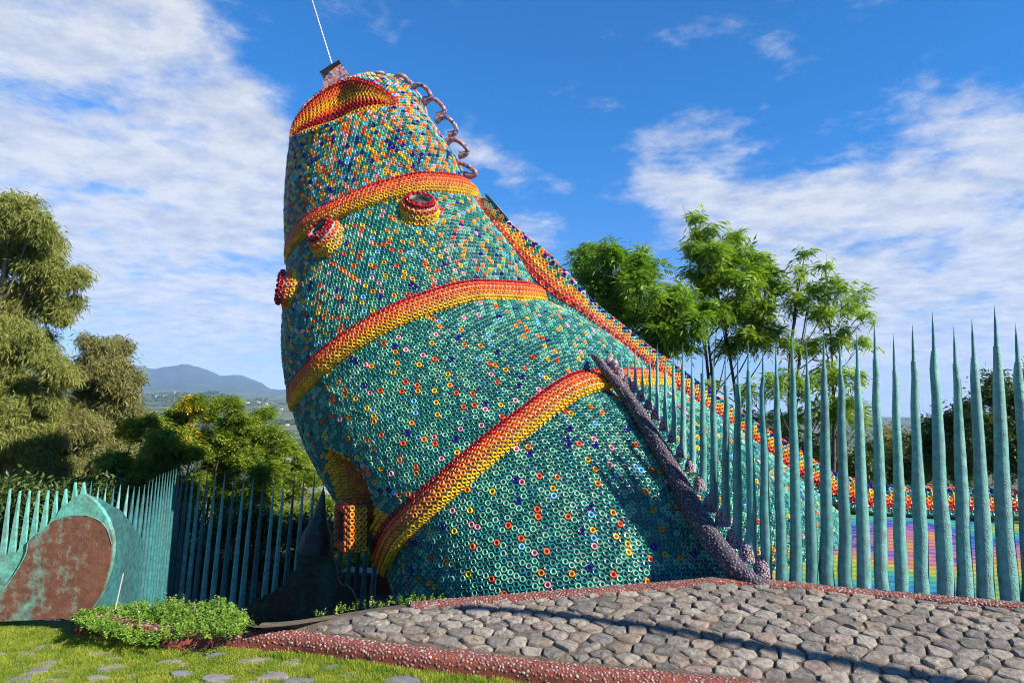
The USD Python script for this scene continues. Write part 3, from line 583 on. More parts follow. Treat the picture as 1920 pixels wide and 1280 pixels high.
def stone_mesh(pg, zf, rise, base=-0.05, n=11, inset=0.012, rough=0.004):
    L = pg.exterior.length; ring = np.array([pg.exterior.interpolate(d).coords[0] for d in np.linspace(0, L, n+1)[:-1]])
    c = ring.mean(0); dirs = c-ring; dl = np.linalg.norm(dirs, axis=1, keepdims=True); inn = ring+dirs/dl*np.minimum(inset*rng.uniform(0.5, 1.4, (n, 1)), dl*0.5)
    tilt = rng.normal(0, 0.075, 2)
    def lay(p, h): return np.column_stack([p, zf(p)+h+(p-c)@tilt])
    mid = (inn+c)/2
    v = np.vstack([lay(ring, base), lay(ring, rise*0.45), lay(inn, rise+rng.normal(0, rough, n)), lay(mid, rise+0.004+rng.normal(0, rough, n)), lay(c[None], rise+0.004)])
    f = [grid_faces(4, n, True), np.array([[4*n, 3*n+k, 3*n+(k+1) % n] for k in range(n)])]
    f = np.vstack(f); t = v[f]
    if np.cross(t[-1, 1]-t[-1, 0], t[-1, 2]-t[-1, 0])[2] < 0: f = f[:, ::-1]
    return v, f
def rz(p):
    z = ramp_z(p); m = np.isnan(z)
    if m.any(): z[m] = np.nanmean(z) if (~m).any() else 0.2
    return z
cp = np.array([[g.centroid.x, g.centroid.y] for g in stones]); cz = rz(cp); c3 = np.column_stack([cp, cz]); spx = to_pix(c3)
infr = (spx[:, 0] > -20) & (spx[:, 0] < 1940) & (spx[:, 1] < 1290)
area = np.array([g.area for g in stones])/((c3-EYE)@_f)**3*infr
order = np.argsort(-area); joined = [[] for _ in STONE]
for r_i, i in enumerate(order):
    m = stone_mesh(stones[i], rz, 0.014+rng.uniform(0, 0.014)); k = int(rng.integers(len(STONE)))
    if r_i < 300 and infr[i]: part(ramp, 'cobblestone', m, STONE[k], smooth=28)
    else: joined[k].append(m)
for k, ms in enumerate(joined):
    if ms: part(ramp, 'cobblestones', cat(ms), STONE[k], smooth=28, kind='stuff')
# crest border and kerb, red concrete set with pebbles
RED = mat('red_concrete', (0.20, 0.045, 0.028), 0.85, bump=(50, 0.6, 0.01), noise=(12, (0.11, 0.028, 0.022), 0.4, 0.65), space='world')
PEB = [mat(f'pebble_{i}', c, 0.4, var=0.35) for i, c in enumerate([(0.22, 0.155, 0.15), (0.29, 0.22, 0.20), (0.14, 0.095, 0.10), (0.22, 0.10, 0.08), (0.17, 0.075, 0.065)])]
PEBBLE = trimesh.creation.icosphere(1); PEBBLE = (np.asarray(PEBBLE.vertices)*[1.0, 0.72, 0.5], np.asarray(PEBBLE.faces))
def swept(path, prof):
    t = np.gradient(path, axis=0); t[:, 2] = 0; t /= np.linalg.norm(t, axis=1, keepdims=True); nrm = np.stack([t[:, 1], -t[:, 0], 0*t[:, 0]], 1)     # towards the viewer for a path running right
    prof = np.asarray(prof, float); return np.stack([path+nrm*a+np.array([0, 0, 1.0])*b for a, b in prof])
def stud(parent, G, n, size, mats, name='pebbles', lo=0, hi=None, bury=0.1):
    a, b = rng.uniform(lo, (G.shape[0]-1.001) if hi is None else hi, n), rng.uniform(0, G.shape[1]-1.001, n)
    i, j = a.astype(int), b.astype(int); u, w = (a-i)[:, None], (b-j)[:, None]
    P = (G[i, j]*(1-w)+G[i, j+1]*w)*(1-u)+(G[i+1, j]*(1-w)+G[i+1, j+1]*w)*u
    N = np.cross(G[i, j+1]-G[i, j], G[i+1, j]-G[i, j]); N /= np.linalg.norm(N, axis=1, keepdims=True)+1e-9
    N = np.where(((P-G.mean((0,))[j])*N).sum(1, keepdims=True) < 0, -N, N)
    tree = cKDTree(P); keep = np.ones(n, bool)
    for p, q in sorted(tree.query_pairs(size*1.5)):
        if keep[p] and keep[q]: keep[q] = False
    P, N = P[keep], N[keep]; m = len(P); s = size*rng.uniform(0.65, 1.25, m)
    instancer(parent, name, [(PEBBLE, x, True) for x in mats], P-N*(s*bury)[:, None], frames(N+rng.normal(0, .15, N.shape), rng.uniform(0, 6.28, m)), s, rng.integers(0, len(mats), m))
kp = spl(K3, 240); kprof = [(0.150, -0.36), (0.155, -0.06), (0.142, -0.014), (0.110, 0.010), (0.06, 0.018), (0.01, 0.014), (-0.03, -0.03), (-0.04, -0.3)]
KG = swept(kp, kprof); KG = KG+0.006*(meshkit.noise(KG*9)-0.5)[..., None]
kerb = part(None, 'kerb', (KG.reshape(-1, 3), grid_faces(len(kprof), 240)), RED, smooth=50, kind='structure')
stud(kerb, KG, 6500, 0.0155, PEB, lo=0.55, hi=6.0)
cprof = [(0.07, -0.02), (0.06, 0.022), (0.0, 0.034), (-0.10, 0.034), (-0.15, 0.01), (-0.17, -0.8)]
CG = swept(Cr[24:], cprof); border = part(None, 'ramp_border', (CG.reshape(-1, 3), grid_faces(len(cprof), 136)), RED, smooth=50, kind='structure')
stud(border, CG, 6500, 0.015, PEB, lo=0.2, hi=4.0)

# lawn with stepping stones let into it
LAWN = mat('turf', (0.12, 0.165, 0.02), 0.95, bump=(80, 0.8, 0.02), noise=(7, (0.17, 0.17, 0.03), 0.35, 0.65), space='world')
yy, xx = np.meshgrid(np.linspace(2.2, 7.6, 60), np.linspace(-8.5, 3.2, 90), indexing='ij'); zz = 0.03*(meshkit.fbm(np.stack([xx, yy, xx*0], -1)*0.9, 3, 9)-0.5)
_kf = interp1d(kp[:, 0], kp[:, 1], bounds_error=False, fill_value=(6.45, 4.6)); LK = (yy < np.maximum(_kf(xx), np.where(xx < -3.9, 6.62, 0))+0.02)[:-1, :-1]
lawn = part(None, 'lawn', (np.stack([xx, yy, zz], -1).reshape(-1, 3), grid_faces(60, 90, keep=LK)), LAWN, smooth=True, kind='structure')
def lz(p): return 0.03*(meshkit.fbm(np.column_stack([p, 0*p[:, 0]])*0.9, 3, 9)-0.5)
SLATE = [mat(f'slate_{i}', c, 0.7, bump=(45, 0.6, 0.01), noise=(14, tuple(0.7*x for x in c), 0.4, 0.65), space='world') for i, c in enumerate([(0.17, 0.17, 0.19), (0.21, 0.20, 0.20), (0.24, 0.215, 0.20)])]
STEPS = [(82, 1212, 40), (5, 1225, 20), (54, 1224, 35), (34, 1235, 28), (39, 1243, 14), (94, 1241, 48), (94, 1230, 25), (62, 1256, 55), (114, 1257, 38), (27, 1275, 58), (97, 1275, 37), (185, 1226, 52), (212, 1235, 35), (185, 1246, 22), (144, 1241, 16), (210, 1251, 50), (185, 1271, 42),
         (252, 1266, 36), (265, 1217, 32), (291, 1223, 34), (316, 1239, 45), (347, 1246, 27), (352, 1214, 22), (376, 1220, 30), (405, 1225, 50), (411, 1240, 16), (467, 1240, 40), (357, 1264, 57), (420, 1271, 76), (472, 1282, 40), (485, 1238, 66), (550, 1246, 46), (610, 1252, 47), (660, 1267, 44), (502, 1270, 66), (560, 1277, 62), (752, 1278, 80), (640, 1292, 60), (300, 1290, 60), (200, 1295, 60)]
stepP = []
for px, py, w in STEPS:
    c = on_z(px, py, 0.0); wid = w*c[1]/F; a = np.linspace(0, 2*np.pi, 10)[:-1]+rng.uniform(0, .6); e = rng.uniform(0.8, 1.12, 9)
    sk_ = rng.uniform(0.15, 0.5); lx, ly = np.sign(np.cos(a))*np.abs(np.cos(a))**0.75*wid/2*e, np.sin(a)*wid*0.36*e
    pg = shapely.Polygon(np.column_stack([c[0]+lx+ly*sk_, c[1]+ly])).buffer(0)
    if pg.geom_type != 'Polygon': continue
    stepP.append(pg); part(lawn, 'stepping_stone', stone_mesh(pg, lz, 0.008, base=-0.03, n=12, inset=0.02, rough=0.002), SLATE[int(rng.integers(3))], smooth=30)
def blades(n, half, h, w, seed):
    g = np.random.default_rng(seed); P = g.uniform(-half, half, (n, 2)); vs, fs = [], []
    ang, lean, hh_ = g.uniform(0, 6.28, n), g.uniform(0.2, 0.9, n), h*g.uniform(0.45, 1.15, n)
    d = np.column_stack([np.cos(ang), np.sin(ang)]); s = np.column_stack([-d[:, 1], d[:, 0]])*w/2
    z0 = np.zeros((n, 1)); v = np.stack([np.column_stack([P-s, z0-0.005]), np.column_stack([P+s, z0-0.005]), np.column_stack([P+d*(lean*hh_*0.4)[:, None]-s*0.7, (hh_*0.6)[:, None]]), np.column_stack([P+d*(lean*hh_*0.4)[:, None]+s*0.7, (hh_*0.6)[:, None]]), np.column_stack([P+d*(lean*hh_)[:, None], hh_[:, None]*(1.05-0.35*lean[:, None])])], 1)
    k = np.arange(n)[:, None]*5; f = np.concatenate([k+[0, 1, 3], k+[0, 3, 2], k+[2, 3, 4]])
    return v.reshape(-1, 3), f
GRASS = leaf_mat('grass_blade', (0.13, 0.22, 0.016), (0.33, 0.36, 0.045), 0.35, 0.5)
protos = [(blades(260, 0.065, 0.034, 0.0042, s), GRASS, False) for s in range(4)]
gy, gx = np.meshgrid(np.arange(4.2, 7.3, 0.085), np.arange(-6.6, 1.6, 0.085), indexing='ij'); gp_ = np.column_stack([gx.ravel(), gy.ravel()])+rng.uniform(-.03, .03, (gx.size, 2))
kline = shapely.Polygon(np.vstack([KG[1][:, :2], [[9, 12], [-9, 12], [-6.0, 7.0]]])).buffer(0.0)
stepsU = shapely.union_all(stepP).buffer(-0.018)
pxg = to_pix(np.column_stack([gp_, gp_[:, 0]*0]))
ok = (pxg[:, 1] > 1135) & (pxg[:, 0] < 1010) & (pxg[:, 0] > -60) & (pxg[:, 1] < 1310) & ~shapely.contains_xy(kline, gp_) & ~shapely.contains_xy(stepsU, gp_)
gp_ = gp_[ok]; m = len(gp_); thin = meshkit.fbm(np.column_stack([gp_, gp_[:, 0]*0])*2.2, 3, 21)
gR = frames(np.tile([0, 0, 1.0], (m, 1))+rng.normal(0, .05, (m, 3)), rng.uniform(0, 6.28, m)); gs_ = np.interp(thin, [0.3, 0.7], [0.6, 1.15])
dk = np.array([KG[1][np.argmin(np.hypot(KG[1][:, 0]-p[0], KG[1][:, 1]-p[1]))] for p in gp_]); gs_ = gs_*np.interp(np.hypot(*(gp_-dk[:, :2]).T), [0, 0.12, 0.25], [1.7, 1.5, 1.0])
g = instancer(None, 'grass', protos, np.column_stack([gp_, lz(gp_)]), gR, np.stack([np.ones(m), np.ones(m), gs_], 1), rng.integers(0, 4, m))
tagp(g, 'short bright green mown grass around the stepping stones', 'grass')

# the rainbow-painted floor behind the spikes, rising to the parapet
RAIN = usdkit.material(stage, '/World/Looks/rainbow_paint', {'geo': ('geometry', {}), 'n': ('noise_texture', dict(scale=0.55, detail=2.0, distortion=0.8)), 'sx': ('separate_xyz', {}), 'vt': ('voronoi_texture', dict(scale=7.0, feature='f1')), 'vs': ('separate_color', {}), 'vj': ('math', dict(math_type='multiply_add', value2=0.16)), 'a': ('math', dict(math_type='multiply_add', value2=1.9)), 'b': ('math', dict(math_type='multiply', value2=0.30)), 'f': ('math', dict(math_type='fraction')),
    'r': ('rgb_ramp', dict(ramp=[(0, (0.012, 0.03, 0.26)), (0.14, (0.015, 0.15, 0.33)), (0.28, (0.025, 0.26, 0.20)), (0.42, (0.17, 0.28, 0.035)), (0.56, (0.33, 0.30, 0.05)), (0.70, (0.36, 0.15, 0.06)), (0.82, (0.30, 0.10, 0.18)), (0.92, (0.13, 0.08, 0.27)), (1, (0.012, 0.03, 0.26))])), 'p': ('principled_bsdf', dict(roughness=0.55)),
    'v': ('voronoi_texture', dict(scale=22.0, feature='f1')), 'bu': ('bump', dict(strength=0.3, distance=0.004))},
    [('geo.position', 'n.vector'), ('geo.position', 'sx.vector'), ('n.fac', 'a.value1'), ('sx.y', 'b.value1'), ('b.value', 'vj.value3'), ('geo.position', 'vt.vector'), ('vt.color', 'vs.color'), ('vs.r', 'vj.value1'), ('vj.value', 'a.value3'), ('a.value', 'f.value1'), ('f.value', 'r.fac'), ('r.color', 'p.base_color'), ('geo.position', 'v.vector'), ('v.distance', 'bu.height'), ('bu.normal', 'p.normal')], surface='p.BSDF')
GROOVE = mat('groove_dark', (0.03, 0.03, 0.04), 0.9)
fx = np.linspace(1.4, 13.0, 70)
def floor_z(X, Y):
    top_z = np.interp(X, [5.2, 6.6, 8, 10, 13], [0.80, 0.78, 0.74, 0.70, 0.62]); return 0.30+(top_z-0.30)*((Y-7.1)/3.9)
XX, YY = np.meshgrid(fx, np.linspace(7.0, 11.0, 20)); bow = 0.012*(XX-6.5)**2
rfl = part(None, 'rainbow_floor', (np.stack([XX, YY-bow, floor_z(XX, YY)-0.05], -1).reshape(-1, 3), grid_faces(20, 70)), GROOVE, smooth=True, kind='structure')
for k in range(25):
    y0 = 7.15+k*0.154; dep = 0.154-np.interp(k, [0, 24], [0.085, 0.042]); rows_ = [(y0, -0.06), (y0, 0.0), (y0+dep, 0.0), (y0+dep, -0.06)]
    b_ = 0.012*(fx-6.5)**2
    part(rfl, 'painted_tier', (np.vstack([np.column_stack([fx, y-b_, floor_z(fx, y)+dz]) for y, dz in rows_]), grid_faces(4, 70)), RAIN, smooth=20)

# ---------------------------------------------------------------- verdigris fences
def patina(name, green, brown, lo, hi, streak=True, bump=(60, 0.5, 0.006), rough=0.6, metallic=0.0, sc=2.2):
    n = {'geo': ('geometry', {}), 'mp': ('mapping', dict(scale=(1, 1, 0.22 if streak else 1.0))), 'n': ('noise_texture', dict(scale=sc, detail=7.0, roughness=0.62)), 'n2': ('noise_texture', dict(scale=14.0, detail=5.0, roughness=0.65)), 'a': ('math', dict(math_type='multiply_add', value2=0.35)),
         'r': ('map_range', dict(from_min=lo, from_max=hi, clamp=True)), 'm': ('mix_color', dict(blend_type='mix', a=brown, b=green)), 'v': ('map_range', dict(from_min=0.3, from_max=0.7, to_min=0.6, to_max=1.25)), 'h': ('hsv', {}), 'p': ('principled_bsdf', dict(roughness=rough, metallic=metallic)),
         'bn': ('noise_texture', dict(scale=bump[0], detail=3.0)), 'b': ('bump', dict(strength=bump[1], distance=bump[2]))}
    L = [('geo.position', 'mp.vector'), ('mp.vector', 'n.vector'), ('geo.position', 'n2.vector'), ('n2.fac', 'a.value1'), ('n.fac', 'a.value3'), ('a.value', 'r.value'), ('r.result', 'm.fac'), ('n2.fac', 'v.value'), ('v.result', 'h.value'), ('m.result', 'h.color'), ('h.color', 'p.base_color'), ('geo.position', 'bn.vector'), ('bn.fac', 'b.height'), ('b.normal', 'p.normal')]
    return usdkit.material(stage, '/World/Looks/'+name, n, L, surface='p.BSDF')
CU_G = patina('copper_green', (0.10, 0.37, 0.31), (0.13, 0.085, 0.065), 0.50, 0.78)
CU_B = patina('copper_brown', (0.11, 0.30, 0.25), (0.15, 0.062, 0.040), 0.66, 0.84, sc=2.6)
CU_D = patina('copper_shaded', (0.018, 0.12, 0.115), (0.042, 0.024, 0.02), 0.60, 0.85)  # shade over the stepped plate and bottle spike is put into this colour
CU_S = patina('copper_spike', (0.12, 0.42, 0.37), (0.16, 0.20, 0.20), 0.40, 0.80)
CU_T = patina('copper_teal_shaded', (0.024, 0.145, 0.15), (0.045, 0.065, 0.07), 0.35, 0.75)  # darkened teal: shade on the dense spikes and sheet put into the colour
CAST = patina('cast_verdigris', (0.10, 0.33, 0.30), (0.16, 0.30, 0.29), 0.45, 0.85, streak=False, bump=(75, 0.9, 0.012), rough=0.55)
CAST2 = patina('cast_verdigris_smooth', (0.06, 0.26, 0.25), (0.085, 0.17, 0.175), 0.45, 0.85, streak=True, bump=(90, 0.4, 0.005), rough=0.5)
PURP = mat('ridge_mortar', (0.035, 0.030, 0.045), 0.8, bump=(60, 0.5, 0.01))
RPEB = [mat(f'ridge_pebble_{i}', c, 0.3, var=0.4) for i, c in enumerate([(0.085, 0.068, 0.105), (0.13, 0.10, 0.125), (0.05, 0.05, 0.10), (0.18, 0.14, 0.14), (0.10, 0.055, 0.065)])]
LPEB = [mat(f'lump_pebble_{i}', c, 0.35, var=0.3) for i, c in enumerate([(0.34, 0.29, 0.37), (0.44, 0.38, 0.40), (0.18, 0.11, 0.26), (0.40, 0.28, 0.26), (0.36, 0.18, 0.10)])]

# front fence: spikes on a pebbled ridge that climbs the serpent's flank
def body_Y(px, py):
    best = 99.0
    for k in (2, 3):
        s = SEG[k]; pix = to_pix(s.G); d = np.hypot(pix[..., 0]-px, pix[..., 1]-py); m = (d < 14) & (((s.N*(EYE-s.G)).sum(2)) > 0)
        if m.any(): best = min(best, float(s.G[m][:, 1].min()))
    return best
FY0 = lambda x: float(np.interp(x, [1125, 1200, 1300, 1400, 1466, 1600, 1750, 1920, 2100], [8.25, 7.95, 7.45, 7.02, 6.88, 6.74, 6.56, 6.34, 6.1]))
RID = np.array([(1112, 668), (1133, 690), (1165, 728), (1195, 770), (1228, 825), (1262, 885), (1296, 950), (1335, 1010), (1375, 1060), (1430, 1098), (1500, 1118)], float)
_ry = np.array([body_Y(*c) for c in RID]); _ry = np.where(_ry > 50, 6.75, _ry-0.10); _ry[-4:] = np.minimum(_ry[-4:], [7.05, 6.92, 6.80, 6.70]); _ry = np.minimum.accumulate(_ry)
_ry[2:-2] = np.convolve(_ry, [.25, .5, .25], 'same')[2:-2]; print('ridge', _ry)
RID = np.column_stack([RID, _ry])
FY = lambda x: FY0(x) if x > 1475 else float(np.interp(x, RID[:, 0]+30, RID[:, 2]))+0.08
SPK = [(1146, 640, 1146, 672, 3), (1155, 655, 1155.5, 678, 3), (1164, 655, 1166, 694, 4), (1178, 662, 1179, 708, 5), (1191, 640, 1192, 720, 6), (1204, 664, 1205, 737, 6), (1218, 655, 1219.5, 753, 7), (1232, 642, 1233, 770, 8), (1247, 670, 1248.5, 792, 9), (1263, 650, 1264, 814, 10), (1280, 640, 1281.5, 840, 12), (1297, 664, 1299, 866, 12), (1318, 648, 1318, 897, 14), (1337.5, 646, 1338, 935, 16),
       (1360, 660, 1361, 962, 16), (1383.5, 648, 1383, 1000, 18), (1402.5, 640, 1409, 1025, 19), (1430, 650, 1437, 1054, 20), (1454, 645, 1466, 1086, 20), (1485, 624, 1493, 1097, 22), (1512, 642, 1522.5, 1102, 21), (1544, 624, 1552, 1108, 25), (1574, 635, 1586, 1110, 24), (1606, 625, 1620, 1112, 25), (1639, 601, 1654, 1116, 25), (1675, 625, 1691, 1119, 23), (1710.5, 606, 1729, 1121, 26), (1748, 584, 1773, 1124, 29), (1788, 611, 1812, 1126, 27), (1822, 597, 1850, 1129, 29), (1864.5, 572, 1894, 1131, 32), (1904, 606, 1936, 1134, 32)]
fence = thing('spike_fence', at(1466, 1086, 6.9), 'row of tall pointed verdigris spikes on a dark pebbled ridge beside the cobbled ramp', 'fence')
def spike_mesh(b, t, r, nee=0.15, bend=0.0, sides=14, seed=0, rough=0.0):
    b, t = np.asarray(b, float), np.asarray(t, float); u = np.array([0, 0.05, 0.12, 0.25, 0.4, 0.55, 0.70, 0.80, 1-nee, 1-nee+0.004]); rr_ = r*np.array([1.06, 1.0, 0.97, 0.9, 0.80, 0.69, 0.57, 0.48, 0.34, 0.25])
    p = b+(t-b)*u[:, None]; g = np.random.default_rng(seed); p[1:-2, :2] += g.normal(0, r*0.09, (len(u)-3, 2)); rr_[1:-1] *= g.uniform(0.94, 1.06, len(u)-2)
    return tube(p, rr_, sides), tube(b+(t-b)*np.array([1-nee+0.002, 1-nee*0.45, 1.0])[:, None], r*np.array([0.245, 0.15, 0.012]), 8)
for i, (tx, ty, bx, by, w) in enumerate(SPK):
    Yb = FY(bx)+0.05; b = at(bx, by, Yb)-np.array([0, 0, 0.10]); t = at(tx, ty, Yb); r = w*Yb/F/2*1.0
    body, needle = spike_mesh(b, t, r, nee=0.14 if i > 15 else 0.2, seed=i)
    sp_ = part(fence, 'spike', body, CAST if i >= 23 or i < 12 else CAST2, smooth=50); part(sp_, 'needle', needle, CAST2, smooth=50)
RW = np.array([12, 20, 27, 32, 36, 42, 46, 48, 44, 34, 14])/2*0.80
rp = spl(np.column_stack([np.array([at(*c) for c in RID]), RW*RID[:, 2]/F]), 90); rp, rw = rp[:, :3], rp[:, 3]
tr_ = np.gradient(rp, axis=0); tr_ /= np.linalg.norm(tr_, axis=1, keepdims=True); sa = np.cross(tr_, [0, -0.9, 0.25]); sa /= np.linalg.norm(sa, axis=1, keepdims=True); sb = np.cross(sa, tr_); sb = np.where(sb[:, 1:2] > 0, -sb, sb)
ga = np.linspace(0, 2*np.pi, 25)[:-1]
RG = np.stack([rp+rw[:, None]*(np.cos(a)*sa+np.sin(a)*1.15*sb) for a in ga]+[rp+rw[:, None]*sa]); RG += (0.03*(meshkit.fbm(RG*6, 3, 2)-0.5))[..., None]*np.array([1, 1, 1])
part(fence, 'ridge', (RG.reshape(-1, 3), grid_faces(25, 90)), PURP, smooth=60)
stud(fence, RG, 12000, 0.0175, RPEB, name='ridge_pebbles', lo=0.0, hi=23.9)
LP, LN = [], []
for i, (tx, ty, bx, by, w) in enumerate(SPK):
    Yb = FY(bx)+0.05; c = at(bx, by, Yb); rad = max(w*1.0, 10)*Yb/F/2*1.35
    if bx < 1450: hgt_ = rad*2.2; c = c+np.array([-rad*0.45, 0.02, -rad*1.5])
    elif i >= len(SPK)-4: rad *= 0.95; hgt_ = 0.035; c = c-np.array([0, 0, 0.05])
    else: continue
    prof_ = [(rad*1.25, -0.04), (rad*1.12, hgt_*0.35), (rad*0.88, hgt_*0.75), (rad*0.5, hgt_), (0.001, hgt_*1.05)]
    m_ = revolve(prof_, 16); m_ = (m_[0]+c, m_[1]); part(fence, 'spike_socket', m_, PURP, smooth=40); tri_ = trimesh.Trimesh(*m_, process=False); k = int(tri_.area/(0.013**2))
    P_, fi = trimesh.sample.sample_surface(tri_, k, seed=i); N_ = tri_.face_normals[fi]; N_ = np.where(((P_-c)*N_).sum(1, keepdims=True) < 0, -N_, N_)
    LP.append(P_); LN.append(N_)
LP, LN = np.vstack(LP), np.vstack(LN); m = len(LP)
instancer(fence, 'socket_pebbles', [(PEBBLE, x, True) for x in LPEB], LP, frames(LN, rng.uniform(0, 6.28, m)), 0.0105*rng.uniform(0.7, 1.2, m), rng.integers(0, len(LPEB), m))

# left: copper plate with spikes rising from its edge
def seam(parent, pts, Y, r=0.008, m=None): 
    q = np.array(pts, float); c = CubicSpline(np.arange(len(q)), q)(np.linspace(0, len(q)-1, 60)); part(parent, 'seam', tube([at(x, y, Y) for x, y in c], r, 6), m or CU_G, smooth=True)
plate = thing('copper_fence', at(60, 1160, 6.35), 'weathered brown and green copper plate with spikes along its top, standing on the lawn', 'fence')
OUT1 = [(-70, 1172), (0, 1164), (130, 1158), (172, 1141), (193, 1106), (207, 1060), (212, 1030), (210, 1000), (202, 975), (190, 954), (176, 939), (164, 930), (155, 924), (148, 927), (140, 934), (131, 938), (124, 948), (118, 946), (110, 958), (104, 970), (97, 968), (92, 980), (86, 992), (79, 990), (72, 1000), (64, 1010), (57, 1008), (51, 1016), (44, 1028), (38, 1024), (30, 1036), (22, 1032), (14, 1040), (6, 1040), (0, 1042), (-70, 1068)]
part(plate, 'plate', extrude_px(OUT1, 6.40, 0.05), CU_G, smooth=20)
LOW = [(-70, 1172.5), (0, 1164.5), (129, 1158.5), (170, 1141), (191, 1106), (204.5, 1060), (209, 1022), (200, 994), (185, 976), (160, 966.5), (130, 967), (100, 976), (76, 995), (54, 1013), (49, 1030), (40, 1052), (26, 1075), (8, 1098), (-30, 1120), (-70, 1135)]
part(plate, 'lower_panel', extrude_px(LOW, 6.378, 0.02), CU_B, smooth=20, label='brown lower panel streaked with green')
for pts in ([(-20, 1112), (8, 1100), (26, 1077), (40, 1054), (50, 1031), (54, 1013), (77, 994), (101, 975), (130, 966), (160, 965.5), (186, 975), (201, 993), (210, 1022)],):
    seam(plate, pts, 6.376, 0.0045)
for tx, ty, bx, by in [(-8, 917, -30, 1050), (17, 917, 3, 1046), (36, 920, 20, 1036), (54, 920, 41, 1026), (71.5, 919, 60, 1010), (89, 919, 79, 994), (105, 920, 100, 972), (122, 916, 119, 949), (139.5, 904, 138, 936), (156, 904, 154, 926)]:
    L_ = (by-ty); w = 5.6 if L_ > 60 else 4.5; part(plate, 'spike', extrude_px([(bx-w-2, by+9), (bx-w, by), (bx-w*0.45+(tx-bx)*0.5, by-L_*0.55), (tx-0.4, ty), (tx+0.5, ty), (bx+w*0.55+(tx-bx)*0.5, by-L_*0.55), (bx+w+1, by), (bx+w+3, by+9)], 6.41, 0.028), CU_S, smooth=30)

# the second run: a sheet that turns away from the lawn, then a long row of spikes behind the planting
row2 = thing('spike_screen', at(300, 1140, 8.4), 'curved verdigris screen of close-set spikes, shade coloured into many, in front of the leafy bushes', 'fence')
sh_top = [(161, 931, 6.62), (176, 934, 6.66), (190, 942, 6.75), (204, 950, 6.88), (216, 956, 7.02), (230, 972, 7.2), (240, 985, 7.4), (250, 1000, 7.6), (262, 1015, 7.9)]
T3 = np.array([at(*c) for c in sh_top]); B3_ = T3*[1, 1, 0]+[0, 0, -0.55]; T3, B3_ = spl(T3, 40), spl(B3_, 40)
vv = np.linspace(0, 1, 8)[:, None, None]; shg = B3_*(1-vv)+T3*vv; off_ = np.array([0.02, 0.05, 0])
shm = cat([(shg.reshape(-1, 3), grid_faces(8, 40)), ((shg+off_).reshape(-1, 3), grid_faces(8, 40)[:, ::-1]), (np.concatenate([shg[-1:], shg[-1:]+off_]).reshape(-1, 3), grid_faces(2, 40))])
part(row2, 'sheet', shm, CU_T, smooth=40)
SP2 = [(172, 901, 6.63), (185, 912, 6.7), (199, 913, 6.8), (214, 911, 6.95), (226, 908, 7.1), (241, 909, 7.35), (252, 911, 7.6), (262, 911, 7.85), (272, 907, 8.1), (280, 902, 8.35), (287, 897, 8.6), (294, 892, 8.85), (300, 889, 9.05), (306, 887, 9.25), (311, 885, 9.45), (316, 883, 9.65), (321, 881, 9.85), (326, 879, 10.05), (331, 878, 10.2), (337, 876, 10.35), (344, 873, 10.5), (354, 873, 10.58), (364, 874, 10.6), (377, 875, 10.58), (390, 878, 10.5), (405, 881, 10.4), (422, 885, 10.3), (440, 888, 10.2), (458, 892, 10.1), (475, 896, 10.0), (494, 899, 9.95), (515, 899, 9.9), (533, 893, 9.87), (553, 888, 9.85), (571, 883, 9.84), (591, 880, 9.84), (632, 935, 9.9), (647, 935, 9.95), (664, 935, 10.0), (680, 935, 10.05), (694, 935, 10.1), (712, 935, 10.2)]
for i, (tx, ty, Y) in enumerate(SP2):
    t = at(tx, ty, Y); b = t.copy(); b[2] = -1.10; b[0] -= 0.03
    if i < 9: b[2] = 0.4
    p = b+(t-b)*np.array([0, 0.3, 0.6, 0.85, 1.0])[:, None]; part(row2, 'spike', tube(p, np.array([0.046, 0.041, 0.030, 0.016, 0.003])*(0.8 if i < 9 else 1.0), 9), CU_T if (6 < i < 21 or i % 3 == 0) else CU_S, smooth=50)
low = thing('copper_plate', at(560, 1120, 9.4), 'copper plate with shade put into its dark colour, stepped like a stair beside a bottle-shaped spike, behind the ramp', 'fence')
STEP3 = [(440, 1200), (452, 1150), (464, 1133), (471, 1133), (477, 1124), (489, 1122), (496, 1114), (508, 1113), (514, 1106), (525, 1102), (531, 1096), (539, 1085), (544, 1073), (550, 1071), (556, 1069), (557, 1034), (590, 1030), (622, 1031), (629, 1058), (634, 1088), (640, 1096), (650, 1098), (660, 1106), (668, 1125), (675, 1200)]
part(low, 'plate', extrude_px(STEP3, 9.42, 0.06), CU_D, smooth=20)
bt, bb_ = at(607.5, 911, 9.40), at(590, 1034, 9.40); u_ = np.array([0, 0.28, 0.40, 0.55, 0.75, 0.9, 1.0]); part(low, 'bottle_spike', tube(bb_+(bt-bb_)*u_[:, None], 1.24*np.array([0.195, 0.165, 0.115, 0.072, 0.042, 0.02, 0.004]), 16), CU_D, smooth=60)

# small things: red wall behind the screen, a pale stake in the bed
wall = thing('red_wall', at(700, 1110, 12.0), 'low red painted wall glimpsed behind the spikes under the serpent', 'wall')
part(wall, 'wall_block', box(at(695, 1100, 12.0), (0.9, 0.3, 0.5)), mat('red_paint', (0.30, 0.045, 0.05), 0.7, noise=(5, (0.20, 0.03, 0.04), 0.4, 0.6), space='world')); part(wall, 'coping', box(at(695, 1100, 12.0)+[0, 0, 0.27], (1.0, 0.38, 0.05)), CEMENT)
st = part(None, 'stake', tube([at(218, 1122, 6.55)-[0, 0, .1], at(231, 1074, 6.62)], [0.008, 0.007], 8), mat('pale_plastic', (0.30, 0.31, 0.34), 0.4), smooth=True); tagp(st, 'thin pale stake leaning in the planting beside the copper plate', 'stake')

